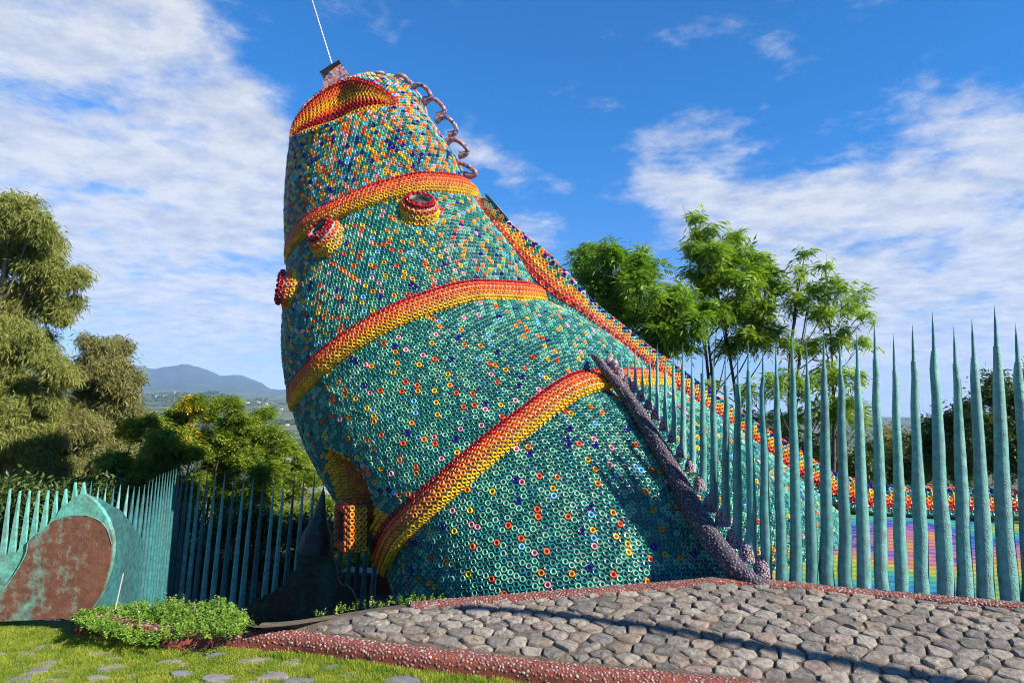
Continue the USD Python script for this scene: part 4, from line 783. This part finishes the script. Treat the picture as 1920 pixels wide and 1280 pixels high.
# added pipe out of view, shaped to throw the dark band across the cobbles
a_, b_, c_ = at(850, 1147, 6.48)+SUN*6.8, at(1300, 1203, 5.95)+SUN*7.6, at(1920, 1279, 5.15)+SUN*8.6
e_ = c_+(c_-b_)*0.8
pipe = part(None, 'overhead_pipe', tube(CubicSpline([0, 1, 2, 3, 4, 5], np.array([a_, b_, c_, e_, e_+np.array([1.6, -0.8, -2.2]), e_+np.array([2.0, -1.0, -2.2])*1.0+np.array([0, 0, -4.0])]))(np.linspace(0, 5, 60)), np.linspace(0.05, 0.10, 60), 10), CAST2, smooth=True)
tagp(pipe, 'added unseen pipe curved to shade a band of the cobbled ramp', 'pipe')

# ---------------------------------------------------------------- trees and planting
def leaf(base, d, n, L, w):
    d, n = unit(d), unit(n); s = np.cross(d, n); m = base+d*L*0.42
    return np.array([base, m+s*w/2+n*w*0.12, base+d*L-n*L*0.06, m-s*w/2+n*w*0.12])
def spray(g, kind):
    q = []
    if kind == 'eucalypt':
        for k in range(25):
            b = np.array([g.normal(0, .10), g.normal(0, .10), g.uniform(-.22, .16)]); d = np.array([g.normal(0, .55), g.normal(0, .55), -1.0+g.normal(0, .35)]); q.append(leaf(b, d, g.normal(0, 1, 3), g.uniform(.12, .22), g.uniform(.026, .038)))
    elif kind == 'ash':
        for c in range(4):
            a = g.uniform(0, 6.28); o = np.array([math.cos(a), math.sin(a), 0]); p = g.normal(0, .06, 3); L = g.uniform(.24, .36)
            for t in np.linspace(0.15, 1, 6):
                x = p+o*L*t*0.80+np.array([0, 0, 0.26*t-0.36*t*t]); side = np.array([-o[1], o[0], 0])
                for sgn in ((-1, 1) if t < 0.99 else (0,)): q.append(leaf(x, o*0.65+side*sgn*0.95+np.array([0, 0, -0.15-0.5*g.random()]), np.array([g.normal(0, .4), g.normal(0, .4), 1]), g.uniform(.13, .20), g.uniform(.030, .044)))
    elif kind == 'bush':
        for c in range(4):
            a = g.uniform(0, 6.28); o = np.array([math.cos(a), math.sin(a), 0.2]); p = g.normal(0, .05, 3); L = g.uniform(.16, .26)
            for t in np.linspace(0.2, 1, 5):
                x = p+o*L*t+np.array([0, 0, 0.06*t-0.14*t*t]); side = np.array([-o[1], o[0], 0])
                for sgn in ((-1, 1) if t < 0.99 else (0,)): q.append(leaf(x, o*0.5+side*sgn*0.9+np.array([0, 0, -0.25+0.2*g.normal()]), np.array([g.normal(0, .4), g.normal(0, .4), 1]), g.uniform(.06, .10), g.uniform(.026, .036)))
    elif kind == 'broad':
        for k in range(20):
            b = g.normal(0, .14, 3); d = g.normal(0, 1, 3)+[0, 0, -0.3]; q.append(leaf(b, d, g.normal(0, .6, 3)+[0, 0, 1], g.uniform(.11, .18), g.uniform(.045, .07)))
    elif kind == 'creeper':
        h = g.uniform(.05, .13)
        for k in range(11):
            t = (k+1)/11; a = k*2.4+g.normal(0, .3); d = np.array([math.cos(a), math.sin(a), 0.45]); q.append(leaf(np.array([g.normal(0, .008), g.normal(0, .008), h*t]), d, np.array([0, 0, 1.0])+g.normal(0, .25, 3), g.uniform(.022, .036)*(1.15-.4*t), g.uniform(.014, .022)))
    elif kind == 'needle':
        for k in range(30):
            b = g.normal(0, .25, 3)*[1, 1, .4]; d = g.normal(0, 1, 3)*[1, 1, .3]; q.append(leaf(b, d, g.normal(0, 1, 3), g.uniform(.3, .5), .07))
    n = len(q); k = np.arange(n)[:, None]*4
    return np.vstack(q), np.concatenate([k+[0, 1, 2], k+[0, 2, 3]])
def sprays(kind, m, seed): return [(spray(np.random.default_rng(seed+i), kind), m, False) for i in range(6)]
BARK = mat('bark_brown', (0.085, 0.062, 0.045), 0.9, bump=(25, 0.7, 0.02), noise=(8, (0.05, 0.038, 0.03), 0.4, 0.6), space='world')
BARKP = mat('bark_pale', (0.33, 0.27, 0.22), 0.8, bump=(20, 0.5, 0.02), noise=(5, (0.20, 0.15, 0.12), 0.4, 0.6), space='world')
L_EUC = leaf_mat('eucalypt_leaf', (0.13, 0.17, 0.035), (0.25, 0.25, 0.055), 0.25); L_EUC2 = leaf_mat('eucalypt_leaf_dull', (0.11, 0.14, 0.042), (0.23, 0.20, 0.06), 0.25)
L_ASH = leaf_mat('ash_leaf', (0.08, 0.19, 0.018), (0.24, 0.34, 0.035), 0.42); L_ASH2 = leaf_mat('ash_leaf_light', (0.10, 0.21, 0.02), (0.29, 0.38, 0.04), 0.45)
L_BUSH = leaf_mat('bush_leaf', (0.08, 0.16, 0.014), (0.26, 0.31, 0.028), 0.38); L_YEL = leaf_mat('bush_leaf_yellow', (0.45, 0.34, 0.02), (0.62, 0.40, 0.02), 0.3)
L_DARK = leaf_mat('dark_leaf', (0.03, 0.07, 0.014), (0.085, 0.12, 0.025), 0.25); L_CREEP = leaf_mat('creeper_leaf', (0.07, 0.17, 0.018), (0.22, 0.32, 0.04), 0.3, 0.35)
DENS = {'eucalypt': 3.4, 'ash': 2.1, 'bush': 4.2, 'broad': 3.2, 'needle': 2.0}
def plant(name, label, category, group, clumps, Y, kind, m, bark, base, trunk_r, dens, scale=1.0, seed=0, stems=1, depth=1.0, extra=None, crown='crown', limbs=True):
    g = np.random.default_rng(100+seed); base = np.asarray(base, float); t = thing(name, base, label, category, group)
    P, S, I = [], [], []
    cs = [(at(px, py, Y+g.normal(0, 0.35*depth)), r*Y/F) for px, py, r in clumps]
    for c, R in cs:
        n = max(5, int(dens*(R/scale)**2*60*DENS[kind])); subs = c+R*0.92*(lambda v: v/np.linalg.norm(v, axis=1, keepdims=True)*g.uniform(0.25, 1.0, (len(v), 1)))(g.normal(0, 1, (max(4, int(14*min(1.6, R))), 3)))*[1, depth, 0.9]
        k = g.integers(0, len(subs), n); v = g.normal(0, 1, (n, 3)); v /= np.linalg.norm(v, axis=1, keepdims=True)
        P.append(subs[k]+v*(R*0.42*g.uniform(0.1, 1.0, (n, 1))**0.6)*[1, depth, 0.95]); S.append(scale*g.uniform(0.7, 1.25, n))
    P, S = np.vstack(P), np.concatenate(S); n = len(P); pr = sprays(kind, m, 10*seed); idx = g.integers(0, 6, n)
    if extra is not None:                                    # (other leaf material, photo spots where it shows, radius)
        pr = pr+sprays(kind, extra[0], 10*seed+50); px = to_pix(P)
        for ex, ey, er in extra[1]: hit = (np.hypot(px[:, 0]-ex, px[:, 1]-ey) < er) & (g.random(n) < 0.55); idx[hit] = 6+idx[hit] % 6
    if limbs:
        tops = np.array([c for c, R in cs]); mids = tops.mean(0); wood = []
        for s_ in range(stems):
            b = base+np.array([g.normal(0, .25), g.normal(0, .2), 0])*(stems > 1); mine = tops[s_::stems] if stems > 1 else tops
            top = mine[np.argmax(mine[:, 2])]; tt = np.linspace(0, 1, 9)[:, None]; path = b*(1-tt)+top*tt+np.sin(np.pi*tt)*np.array([g.normal(0, .25), g.normal(0, .2), 0]); wood.append(tube(path, trunk_r*np.linspace(1, 0.16, 9)*(1 if stems == 1 else 0.6), 9))
            for c in mine:
                if g.random() < 0.25 and len(mine) > 12: continue
                u = np.clip((c[2]-b[2])/(top[2]-b[2]+1e-6)*0.72, 0.12, 0.9); s0 = np.array([np.interp(u, tt[:, 0], path[:, k]) for k in range(3)]); q = np.linspace(0, 1, 6)[:, None]
                lp = s0*(1-q)+c*q+np.array([0, 0, 1.0])*np.sin(np.pi*q)*np.linalg.norm(c-s0)*-0.10; lr = trunk_r*0.30*(1-0.7*u)*np.linspace(1, 0.25, 6)
                wood.append(tube(lp, lr, 6))
                for _ in range(3):
                    e = c+unit(g.normal(0, 1, 3))*0.35*scale*g.uniform(.6, 1.6); wood.append(tube(np.array([lp[4], (lp[4]+e)/2+[0, 0, .05], e]), trunk_r*np.array([.07, .05, .025]), 4))
        part(t, 'trunk', cat(wood), bark, smooth=50)
    R_ = frames(np.tile([0, 0, 1.0], (n, 1))+g.normal(0, 0.45, (n, 3)), g.uniform(0, 6.28, n)); instancer(t, crown, pr, P, R_, S, idx, kind=None)
    return t
GZ = lambda px, Y, z: np.array([at(px, 700, Y)[0], Y, z])
plant('eucalyptus_tree', 'tall olive-green eucalyptus reaching the top of the trees, beside the smaller one', 'tree', None,
      [(22, 385, 42), (60, 420, 40), (88, 452, 30), (20, 470, 60), (70, 500, 48), (118, 520, 38), (60, 560, 48), (128, 555, 28), (10, 560, 60), (100, 590, 26), (20, 640, 50), (70, 660, 44), (108, 690, 36), (20, 720, 60), (70, 750, 50), (30, 800, 60), (90, 820, 50), (20, 870, 50), (80, 890, 45), (-45, 430, 70), (-60, 560, 80), (-50, 700, 80), (-50, 840, 80)], 16.0, 'eucalypt', L_EUC, BARKP, GZ(60, 16.3, -0.6), 0.16, 3.2, 0.9, 1)
plant('eucalyptus_tree', 'smaller olive eucalyptus with a rounded top between the tall one and the mountain', 'tree', None,
      [(180, 652, 28), (214, 655, 30), (165, 690, 33), (210, 700, 42), (242, 715, 26), (180, 745, 42), (228, 760, 36), (252, 778, 18), (160, 800, 48), (213, 815, 42), (242, 832, 24), (170, 860, 46), (222, 875, 35), (132, 760, 34), (130, 850, 42), (120, 700, 22)], 17.0, 'eucalypt', L_EUC2, BARK, GZ(190, 17.2, -0.9), 0.13, 3.2, 0.9, 2)
plant('flowering_bush', 'bushy green shrub with bright yellow tips below the mountain', 'bush', None,
      [(330, 800, 32), (310, 850, 36), (345, 775, 30), (365, 762, 24), (400, 775, 28), (430, 768, 24), (370, 830, 42), (430, 825, 38), (340, 850, 40), (400, 880, 44), (470, 860, 30), (350, 930, 45), (430, 930, 45)], 15.2, 'bush', L_BUSH, BARK, GZ(390, 15.2, -0.5), 0.06, 3.4, 0.8, 3, stems=4, extra=(L_YEL, [(362, 800, 22), (352, 762, 18), (385, 795, 12), (405, 862, 10), (345, 830, 10)]))
plant('flowering_bush', 'green shrub with a few yellow sprigs in front of the smaller eucalyptus', 'bush', None,
      [(250, 815, 28), (285, 800, 28), (310, 830, 34), (232, 870, 40), (290, 885, 42), (255, 940, 45), (320, 940, 40), (200, 915, 40)], 14.2, 'bush', L_BUSH, BARK, GZ(265, 14.2, -0.5), 0.05, 3.4, 0.8, 4, stems=4, extra=(L_YEL, [(242, 795, 12), (292, 800, 10), (252, 808, 8), (268, 860, 8)]))
plant('leafy_bush', 'green bush with a reddish tint between the yellow-tipped shrub and the serpent', 'bush', None,
      [(465, 785, 26), (492, 775, 18), (480, 830, 34), (505, 815, 24), (540, 845, 24), (520, 890, 34), (575, 900, 26), (440, 850, 34), (520, 860, 26), (560, 868, 24), (588, 895, 18), (490, 900, 40), (550, 920, 36), (605, 940, 24), (500, 970, 45), (570, 980, 40)], 15.0, 'bush', L_BUSH, BARK, GZ(520, 15.0, -0.5), 0.05, 3.2, 0.8, 5, stems=4)
plant('leafy_bush', 'sunlit bush seen through the gap under the serpent', 'bush', None, [(640, 1010, 34), (690, 1050, 34), (660, 1060, 30), (720, 1085, 26), (690, 1090, 30), (640, 1075, 30)], 13.2, 'bush', L_ASH2, BARK, GZ(680, 13.2, -0.8), 0.04, 2.4, 0.8, 6, stems=3)
plant('hedge', 'dark clipped hedge close behind the copper plate and the spike screen', 'hedge', None,
      [(0, 925, 34), (45, 925, 32), (90, 930, 32), (135, 925, 32), (180, 935, 36), (20, 990, 42), (80, 980, 40), (140, 985, 40), (200, 985, 40), (250, 990, 40), (300, 985, 40), (350, 985, 42), (400, 990, 42), (450, 990, 42), (500, 1000, 42), (550, 1000, 42), (600, 1010, 36), (330, 1060, 42), (400, 1060, 42), (460, 1065, 42), (520, 1065, 42), (580, 1065, 42), (630, 1090, 30), (250, 1060, 40)], 11.6, 'broad', L_DARK, BARK, GZ(260, 11.6, -0.5), 0.03, 2.2, 0.7, 7, stems=8, depth=0.7)
plant('ash_tree', 'dense round-headed tree with drooping leaves rising just behind the serpent back', 'tree', None,
      [(1095, 482, 33), (1140, 482, 33), (1185, 482, 33), (1213, 494, 18), (1110, 530, 33), (1160, 535, 42), (1208, 530, 38), (1245, 552, 28), (1132, 582, 33), (1190, 590, 46), (1250, 592, 42), (1288, 575, 32), (1300, 612, 24), (1230, 640, 38), (1275, 642, 28), (1180, 640, 30)], 15.0, 'ash', L_ASH, BARK, GZ(1240, 15.0, -0.9), 0.13, 2.3, 1.0, 8, stems=2)
plant('ash_tree', 'tallest of the trees behind the spikes, with a narrow pointed top', 'tree', None,
      [(1303, 412, 13), (1320, 438, 20), (1308, 480, 27), (1345, 472, 30), (1375, 448, 20), (1382, 490, 28), (1293, 512, 18), (1340, 530, 40), (1400, 530, 36), (1430, 490, 19), (1450, 518, 22), (1462, 540, 15), (1380, 580, 40), (1430, 590, 35), (1345, 590, 28), (1405, 635, 34), (1450, 630, 20), (1365, 645, 22)], 15.6, 'ash', L_ASH2, BARK, GZ(1350, 15.6, -0.9), 0.11, 2.1, 1.0, 9, stems=3)
plant('ash_tree', 'thin airy tree with sparse drooping leaves and much sky between them, behind the middle spikes', 'tree', None,
      [(1508, 482, 12), (1498, 512, 17), (1547, 497, 15), (1520, 545, 26), (1562, 542, 22), (1488, 570, 22), (1540, 590, 32), (1592, 572, 22), (1612, 552, 14), (1624, 592, 15), (1580, 632, 30), (1616, 645, 18), (1520, 650, 30), (1562, 700, 32), (1610, 705, 18), (1480, 650, 20), (1500, 722, 30), (1590, 760, 30), (1612, 790, 18), (1540, 780, 32), (1450, 722, 26), (1402, 735, 20), (1335, 722, 14), (1470, 790, 30)], 15.2, 'ash', L_ASH2, BARK, GZ(1500, 15.2, -0.9), 0.10, 1.2, 1.0, 10, stems=4)
plant('broadleaf_bush', 'dark green shrub at the foot of the airy tree, behind the rainbow floor', 'bush', None, [(1450, 830, 34), (1500, 840, 36), (1560, 845, 36), (1610, 870, 34), (1400, 800, 26), (1650, 890, 26), (1570, 890, 30), (1630, 850, 20)], 16.5, 'broad', L_DARK, BARK, GZ(1530, 16.5, -0.9), 0.05, 2.0, 0.9, 11, stems=4)
plant('broadleaf_tree', 'dark leafy tree behind the rightmost spikes, the tallest there', 'tree', None, [(1868, 712, 17), (1850, 745, 22), (1890, 750, 30), (1918, 732, 24), (1860, 790, 34), (1900, 800, 42), (1940, 770, 45), (1880, 850, 46), (1930, 860, 46), (1960, 700, 40)], 16.0, 'broad', L_DARK, BARK, GZ(1900, 16, -0.9), 0.10, 1.9, 0.9, 12)
plant('broadleaf_tree', 'dark rounded leafy tree between the conifer and the tallest dark tree', 'tree', None, [(1745, 800, 22), (1775, 790, 24), (1808, 780, 26), (1755, 840, 38), (1805, 830, 42), (1835, 850, 38), (1735, 880, 36), (1785, 885, 40), (1700, 880, 30)], 17.5, 'broad', L_DARK, BARK, GZ(1780, 17.5, -0.9), 0.10, 1.9, 0.9, 13)
plant('distant_tree', 'greyish round tree standing far off beside the conifer', 'tree', None, [(1705, 830, 22), (1722, 845, 26), (1695, 860, 28), (1660, 870, 24), (1680, 885, 24)], 40.0, 'broad', L_EUC2, BARK, GZ(1700, 40, -4), 0.2, 0.9, 1.7, 14)
con = [(1664, 806, 5), (1663, 818, 8), (1665, 832, 12), (1663, 848, 15), (1665, 866, 18)]
plant('conifer_tree', 'small far-off conifer with a pointed top seen between the spikes', 'tree', None, con, 46.0, 'needle', L_EUC2, BARK, GZ(1664, 46, -5), 0.2, 1.6, 1.3, 15)
g = np.random.default_rng(66); n = 5200; xy = np.column_stack([g.uniform(-5.6, -0.9, n), g.uniform(6.25, 9.6, n)]); kz = interp1d(np.concatenate([kp[:, 0], Cr[:, 0]+1e-6])[np.argsort(np.concatenate([kp[:, 0], Cr[:, 0]]))], np.concatenate([kp[:, 1], Cr[:, 1]])[np.argsort(np.concatenate([kp[:, 0], Cr[:, 0]]))], bounds_error=False, fill_value=6.4)
crx = np.interp(xy[:, 0], Cr[:, 0], Cr[:, 1], left=0); kpx = np.interp(xy[:, 0], kp[:, 0], kp[:, 1]); xy = xy[(xy[:, 1] > np.maximum(crx, kpx)+0.10) & ~((xy[:, 0] < -3.9) & (xy[:, 1] < 6.9))]; n = len(xy)
iv = thing('ivy_bed', (-3, 7.5, -0.5), 'dark trailing ivy covering the bed between the spike screen and the ramp', 'ivy', kind='stuff')
instancer(iv, 'foliage', sprays('creeper', L_DARK, 888), np.column_stack([xy, np.interp(xy[:, 1], [6.3, 7.2, 8.9], [-0.30, -0.56, -1.06])+g.uniform(0, .12, n)*1.3]), frames(np.tile([0, -0.2, 1.0], (n, 1))+g.normal(0, .4, (n, 3)), g.uniform(0, 6.28, n)), g.uniform(1.2, 2.4, n), g.integers(0, 6, n))
# ground cover in the bed inside the kerb
top = np.interp(np.arange(150, 462, 4), [150, 165, 190, 240, 265, 290, 315, 350, 400, 415, 430, 462], [1138, 1126, 1131, 1123, 1117, 1126, 1108, 1119, 1121, 1110, 1122, 1145]); bot = np.interp(np.arange(150, 462, 4), [150, 250, 300, 330, 460], [1152, 1188, 1190, 1178, 1168])
P, g = [], np.random.default_rng(55)
for x, a, b in zip(np.arange(150, 462, 4), top, bot):
    for _ in range(25):
        f = g.random(); py = a+(b-a)*f+10; Y = np.interp(f, [0, 1], [6.75, 5.95])+g.normal(0, .10); P.append(at(x+g.uniform(-3, 3), py, Y))
for px, py, Y in [(rx, ry, 7.3) for rx in range(760, 830, 4) for ry in (1122, 1128, 1132)]+[(rx, 1148-(rx-590)*0.15, 7.2) for rx in range(590, 760, 6)]: P.append(at(px+g.uniform(-6, 6), py+g.uniform(-4, 3), Y))
P = np.array(P); n = len(P); gc = thing('ground_cover', at(300, 1150, 6.3), 'low leafy green ground cover spilling over the pebbled kerb', 'ground cover', kind='stuff')
instancer(gc, 'foliage', sprays('creeper', L_CREEP, 777), P-[0, 0, .05], frames(np.tile([0, -0.25, 1.0], (n, 1))+g.normal(0, .35, (n, 3)), g.uniform(0, 6.28, n)), g.uniform(0.7, 1.35, n), g.integers(0, 6, n))
part(gc, 'stems', cat([tube(CubicSpline([0, 1, 2], np.array([at(x, 1165, 6.2), at(x+g.uniform(-8, 8), 1128, 6.25), at(x+g.uniform(-25, 25), 1135+g.uniform(-12, 12), 6.15)]))(np.linspace(0, 2, 10)), 0.0035, 5) for x in (262, 318, 372)]), mat('green_stem', (0.16, 0.18, 0.05), 0.6), smooth=True)

for i, (x, y, r, lab) in enumerate([(-13, -4, 3.4, 'added unseen tree on the lawn beyond the copper plate'), (-9, -13, 3.6, 'added unseen tree well behind the lawn'), (-1, -16, 3.6, 'added unseen tree straight behind the ramp approach'), (6.5, -17, 3.4, 'added unseen tree behind the approach, nearest the pipe'), (-17, 4, 3.0, 'added unseen tree past the end of the copper plate')]):  # trees added out of view to cut the sky fill
    g = np.random.default_rng(500+i); t = thing('garden_tree', (x, y, -0.6), lab, 'tree'); n = 900; v = g.normal(0, 1, (n, 3)); v /= np.linalg.norm(v, axis=1, keepdims=True)
    P = np.array([x, y, 6.2])+v*g.uniform(0.45, 1, (n, 1))**0.5*[r, r, 4.2]; part(t, 'trunk', tube(np.array([[x, y, -0.6], [x+.2, y, 2.5], [x, y+.2, 6.0]]), [0.28, 0.22, 0.12], 10), BARK, smooth=True)
    instancer(t, 'crown', sprays('broad', L_DARK, 910), P, frames(np.tile([0, 0, 1.0], (n, 1))+g.normal(0, .4, (n, 3)), g.uniform(0, 6.28, n)), g.uniform(2.2, 3.2, n), g.integers(0, 6, n), kind=None)

# ---------------------------------------------------------------- far land: mountain, foothills, houses, valley
WOOD = mat('far_forest', (0.030, 0.050, 0.026), 0.95, noise=(0.004, (0.055, 0.075, 0.035), 0.45, 0.65), space='world', spec=0.1)
SKYL = np.array([(-900, 745), (-300, 720), (0, 705), (150, 690), (262, 684), (278, 689), (290, 690), (312, 685), (330, 684.5), (340, 681), (352, 681), (362, 685), (378, 688), (400, 696), (416, 703.5), (432, 702), (447, 701.5), (468, 708), (490, 717), (510, 729), (530, 730), (555, 731), (620, 745), (800, 752), (1000, 760), (1200, 772), (1400, 785), (1560, 806), (1620, 822), (1680, 829), (1800, 832), (2300, 840), (3000, 850)], float)
pxs = np.arange(-900, 3000, 8.0); pys = PchipInterpolator(SKYL[:, 0], SKYL[:, 1])(pxs)+0.8*(meshkit.fbm(np.stack([pxs/9, pxs*0, pxs*0], -1), 4, 4)-0.5)*3
ridge = np.array([at(x, y, 7000.0) for x, y in zip(pxs, pys)])
D_ = np.linspace(4700, 8600, 46)[:, None]; t_ = np.clip((D_-4700)/2300, 0, 1); fall = np.clip((D_-7000)/1600, 0, 1)
hz_ = np.maximum(ridge[:, 2][None, :], 62.0); prof_m = np.where(D_ <= 7000, t_**1.25, 1-0.7*fall)
XM = ridge[:, 0][None, :]*D_/7000; YM = np.repeat(D_, len(pxs), 1); fb = meshkit.fbm(np.stack([XM/620, YM/1500, XM*0], -1), 5, 12)-0.5
ZM = 20+(hz_-20)*prof_m+fb*np.where(D_ <= 7000, 190*np.sin(np.pi*np.clip(t_, 0, 1))**0.8, 0)*np.clip((hz_-60)/200, 0.1, 1)
part(None, 'mountain', (np.stack([XM, YM, ZM], -1).reshape(-1, 3), grid_faces(46, len(pxs))), WOOD, smooth=True, kind='structure')
SK2 = np.array([(-900, 752), (0, 748), (262, 741), (300, 737), (330, 735), (370, 737), (400, 733), (430, 740), (455, 748), (480, 747), (510, 750), (540, 760), (560, 768), (600, 770), (900, 785), (1300, 800), (1700, 838), (2300, 850), (3000, 860)], float)
pys2 = PchipInterpolator(SK2[:, 0], SK2[:, 1])(pxs); r2 = np.array([at(x, y, 2600.0) for x, y in zip(pxs, pys2)])
D2 = np.linspace(1300, 4200, 40)[:, None]; t2 = np.clip((D2-1300)/1300, 0, 1); X2_ = r2[:, 0][None, :]*D2/2600; Y2_ = np.repeat(D2, len(pxs), 1)
Z2_ = -48+(r2[:, 2][None, :]+48)*np.where(D2 <= 2600, smoothstep(0, 1, t2)**0.9, 1-0.4*np.clip((D2-2600)/1600, 0, 1))+(meshkit.fbm(np.stack([X2_/260, Y2_/400, X2_*0], -1), 4, 17)-0.5)*26*np.sin(np.pi*t2)
part(None, 'hills', (np.stack([X2_, Y2_, Z2_], -1).reshape(-1, 3), grid_faces(40, len(pxs))), FIELD, smooth=True, kind='structure')
fh = LinearNDInterpolator(np.column_stack([X2_[:, ::2].ravel(), Y2_[:, ::2].ravel()]), Z2_[:, ::2].ravel())
def land(px, py):
    d = ray(px, py); d = d/d[1]
    for Y in np.geomspace(120, 2600, 400):
        p = EYE+d*Y; h = float(ground_h(np.array([p[0]]), np.array([p[1]]))[0]) if Y < 1300 else float(fh(p[0], p[1]))
        if h == h and p[2] <= h: return np.array([p[0], p[1], h])
    return None
WHITE = mat('white_wall', (0.62, 0.60, 0.57), 0.8); TERRA = mat('terracotta', (0.26, 0.15, 0.11), 0.85); GLASSD = mat('far_window', (0.03, 0.035, 0.04), 0.2)
HS = [(295, 771, 'with a low red roof at the edge of the field', 11), (313, 769, 'beside its twin on the pale field', 10), (318, 768, 'slightly above its neighbour on the field', 9), (279, 770, 'close to the smaller eucalyptus', 9), (485, 755, 'on the crest above the poles', 10), (465, 756, 'below the saddle of the hill', 9), (539, 797, 'at the foot of the green hill', 8), (310, 744, 'high on the wooded slope', 12), (412, 739, 'high up in the trees of the foothill', 11), (467, 741, 'near the top of the foothill', 10), (528, 768, 'half way up the green hill', 9), (500, 758, 'on the ridge of the green hill', 9), (295, 744, 'topmost on the foothill beside the trees', 11), (330, 738, 'below the highest summit', 12)]
for px, py, where, w in HS:
    p = land(px, py)
    if p is None: continue
    s_ = w*(0.4+p[1]/4200); h = thing('far_house', p, 'tiny white house '+where, 'house', 'houses on the far hills')
    part(h, 'wall', box(p+[0, 0, s_*0.2-1], (s_, s_*0.7, s_*0.4+2)), WHITE)
    rv = np.array([(-.55, -.42, .4), (.55, -.42, .4), (.55, .42, .4), (-.55, .42, .4), (-.5, 0, .62), (.5, 0, .62)])*s_+p; part(h, 'roof', (rv, np.array([[0, 1, 5], [0, 5, 4], [2, 3, 4], [2, 4, 5], [1, 2, 5], [3, 0, 4], [0, 2, 1], [0, 3, 2]])), TERRA)
    for k in (-1, 0, 1): part(h, 'window', box(p+[k*s_*.28, -s_*0.352, s_*0.2], (s_*.12, .12, s_*.14)), GLASSD)
# valley floor by the serpent: pale masts and long pale sheds
PALE = mat('pale_mast', (0.42, 0.42, 0.43), 0.5); SHED = mat('shed_sheet', (0.26, 0.27, 0.29), 0.6); BLUE = mat('blue_sheet', (0.10, 0.22, 0.42), 0.6)
g = np.random.default_rng(31); n_m = 0
for k in range(34):
    px, Y = g.uniform(495, 640), g.uniform(170, 420); x = (px-960)/F*Y; z = float(ground_h(np.array([x]), np.array([Y]))[0]); hgt = g.uniform(7, 17)
    m = part(None, 'mast', tube([np.array([x, Y, z-1]), np.array([x, Y, z+hgt])], [0.16, 0.10], 6), PALE, smooth=True); tagp(m, f'thin pale mast standing among the sheds in the valley', 'mast', 'masts in the valley')
for k, (px, Y, w, dd, hh_, mm, lab) in enumerate([(540, 420, 40, 14, 6, SHED, 'long grey shed behind the masts, widest in the valley'), (575, 330, 26, 12, 5, SHED, 'grey shed half hidden by the serpent'), (556, 250, 16, 9, 4, BLUE, 'blue-sided shed among the masts'), (590, 210, 15, 9, 4, SHED, 'pale shed nearest below the bush'), (520, 520, 34, 14, 6, SHED, 'small grey shed far off beside the bush'), (600, 280, 14, 8, 4, BLUE, 'blue shed close to the serpent edge')]):
    x = (px-960)/F*Y; z = float(ground_h(np.array([x]), np.array([Y]))[0]); p = np.array([x, Y, z]); h = thing('valley_shed', p, lab, 'shed', 'sheds in the valley'); part(h, 'wall', box(p+[0, 0, hh_/2-1], (w, dd, hh_+2)), mm)
    rv = np.array([(-w/2-.5, -dd/2-.5, hh_), (w/2+.5, -dd/2-.5, hh_), (w/2+.5, dd/2+.5, hh_), (-w/2-.5, dd/2+.5, hh_), (-w/2-.5, 0, hh_+1.8), (w/2+.5, 0, hh_+1.8)])+p; part(h, 'roof', (rv, np.array([[0, 1, 5], [0, 5, 4], [2, 3, 4], [2, 4, 5], [1, 2, 5], [3, 0, 4], [0, 2, 1], [0, 3, 2]])), SHED)
    for k2 in np.arange(-w/2+3, w/2-2, 5): part(h, 'door', box(p+[k2, -dd/2-0.03, hh_*0.35], (2.2, .1, hh_*0.55)), GLASSD)
# distant woods as one mass on the hills
wp, g = [], np.random.default_rng(8)
for k in range(1500):
    px, Y = g.uniform(200, 640), g.uniform(350, 2500); x = (px-960)/F*Y
    if meshkit.fbm(np.array([[x/160, Y/260, 0.5]]), 3, 5)[0] < 0.53: continue
    z = float(ground_h(np.array([x]), np.array([Y]))[0]) if Y < 1300 else float(fh(x, Y)); wp.append((x, Y, z))
wp = np.array(wp); n = len(wp)
def blob(seed):
    s = trimesh.creation.icosphere(2); v = np.asarray(s.vertices); v = v*(0.75+0.6*meshkit.fbm(v*2.2+seed*7, 3, seed))[:, None]*[1, 1, .85]; return v+[0, 0, .5], np.asarray(s.faces)
w_ = instancer(None, 'far_woods', [(blob(i), WOOD, False) for i in range(4)], wp, frames(np.tile([0, 0, 1.0], (n, 1)), g.uniform(0, 6.28, n)), g.uniform(3.5, 7, n), g.integers(0, 4, n)); tagp(w_, 'distant dark patches of woodland on the valley floor and hills', 'woodland')

# the air
hb = box((0, 0, 330), (19000, 19000, 860)); HZ = usdkit.material(stage, '/World/Looks/air', {'v': ('principled_volume', dict(color=(0.42, 0.64, 1.0), density=HAZE, anisotropy=0.0))}, volume='v.volume')
part(None, 'haze', hb, HZ, kind='stuff')
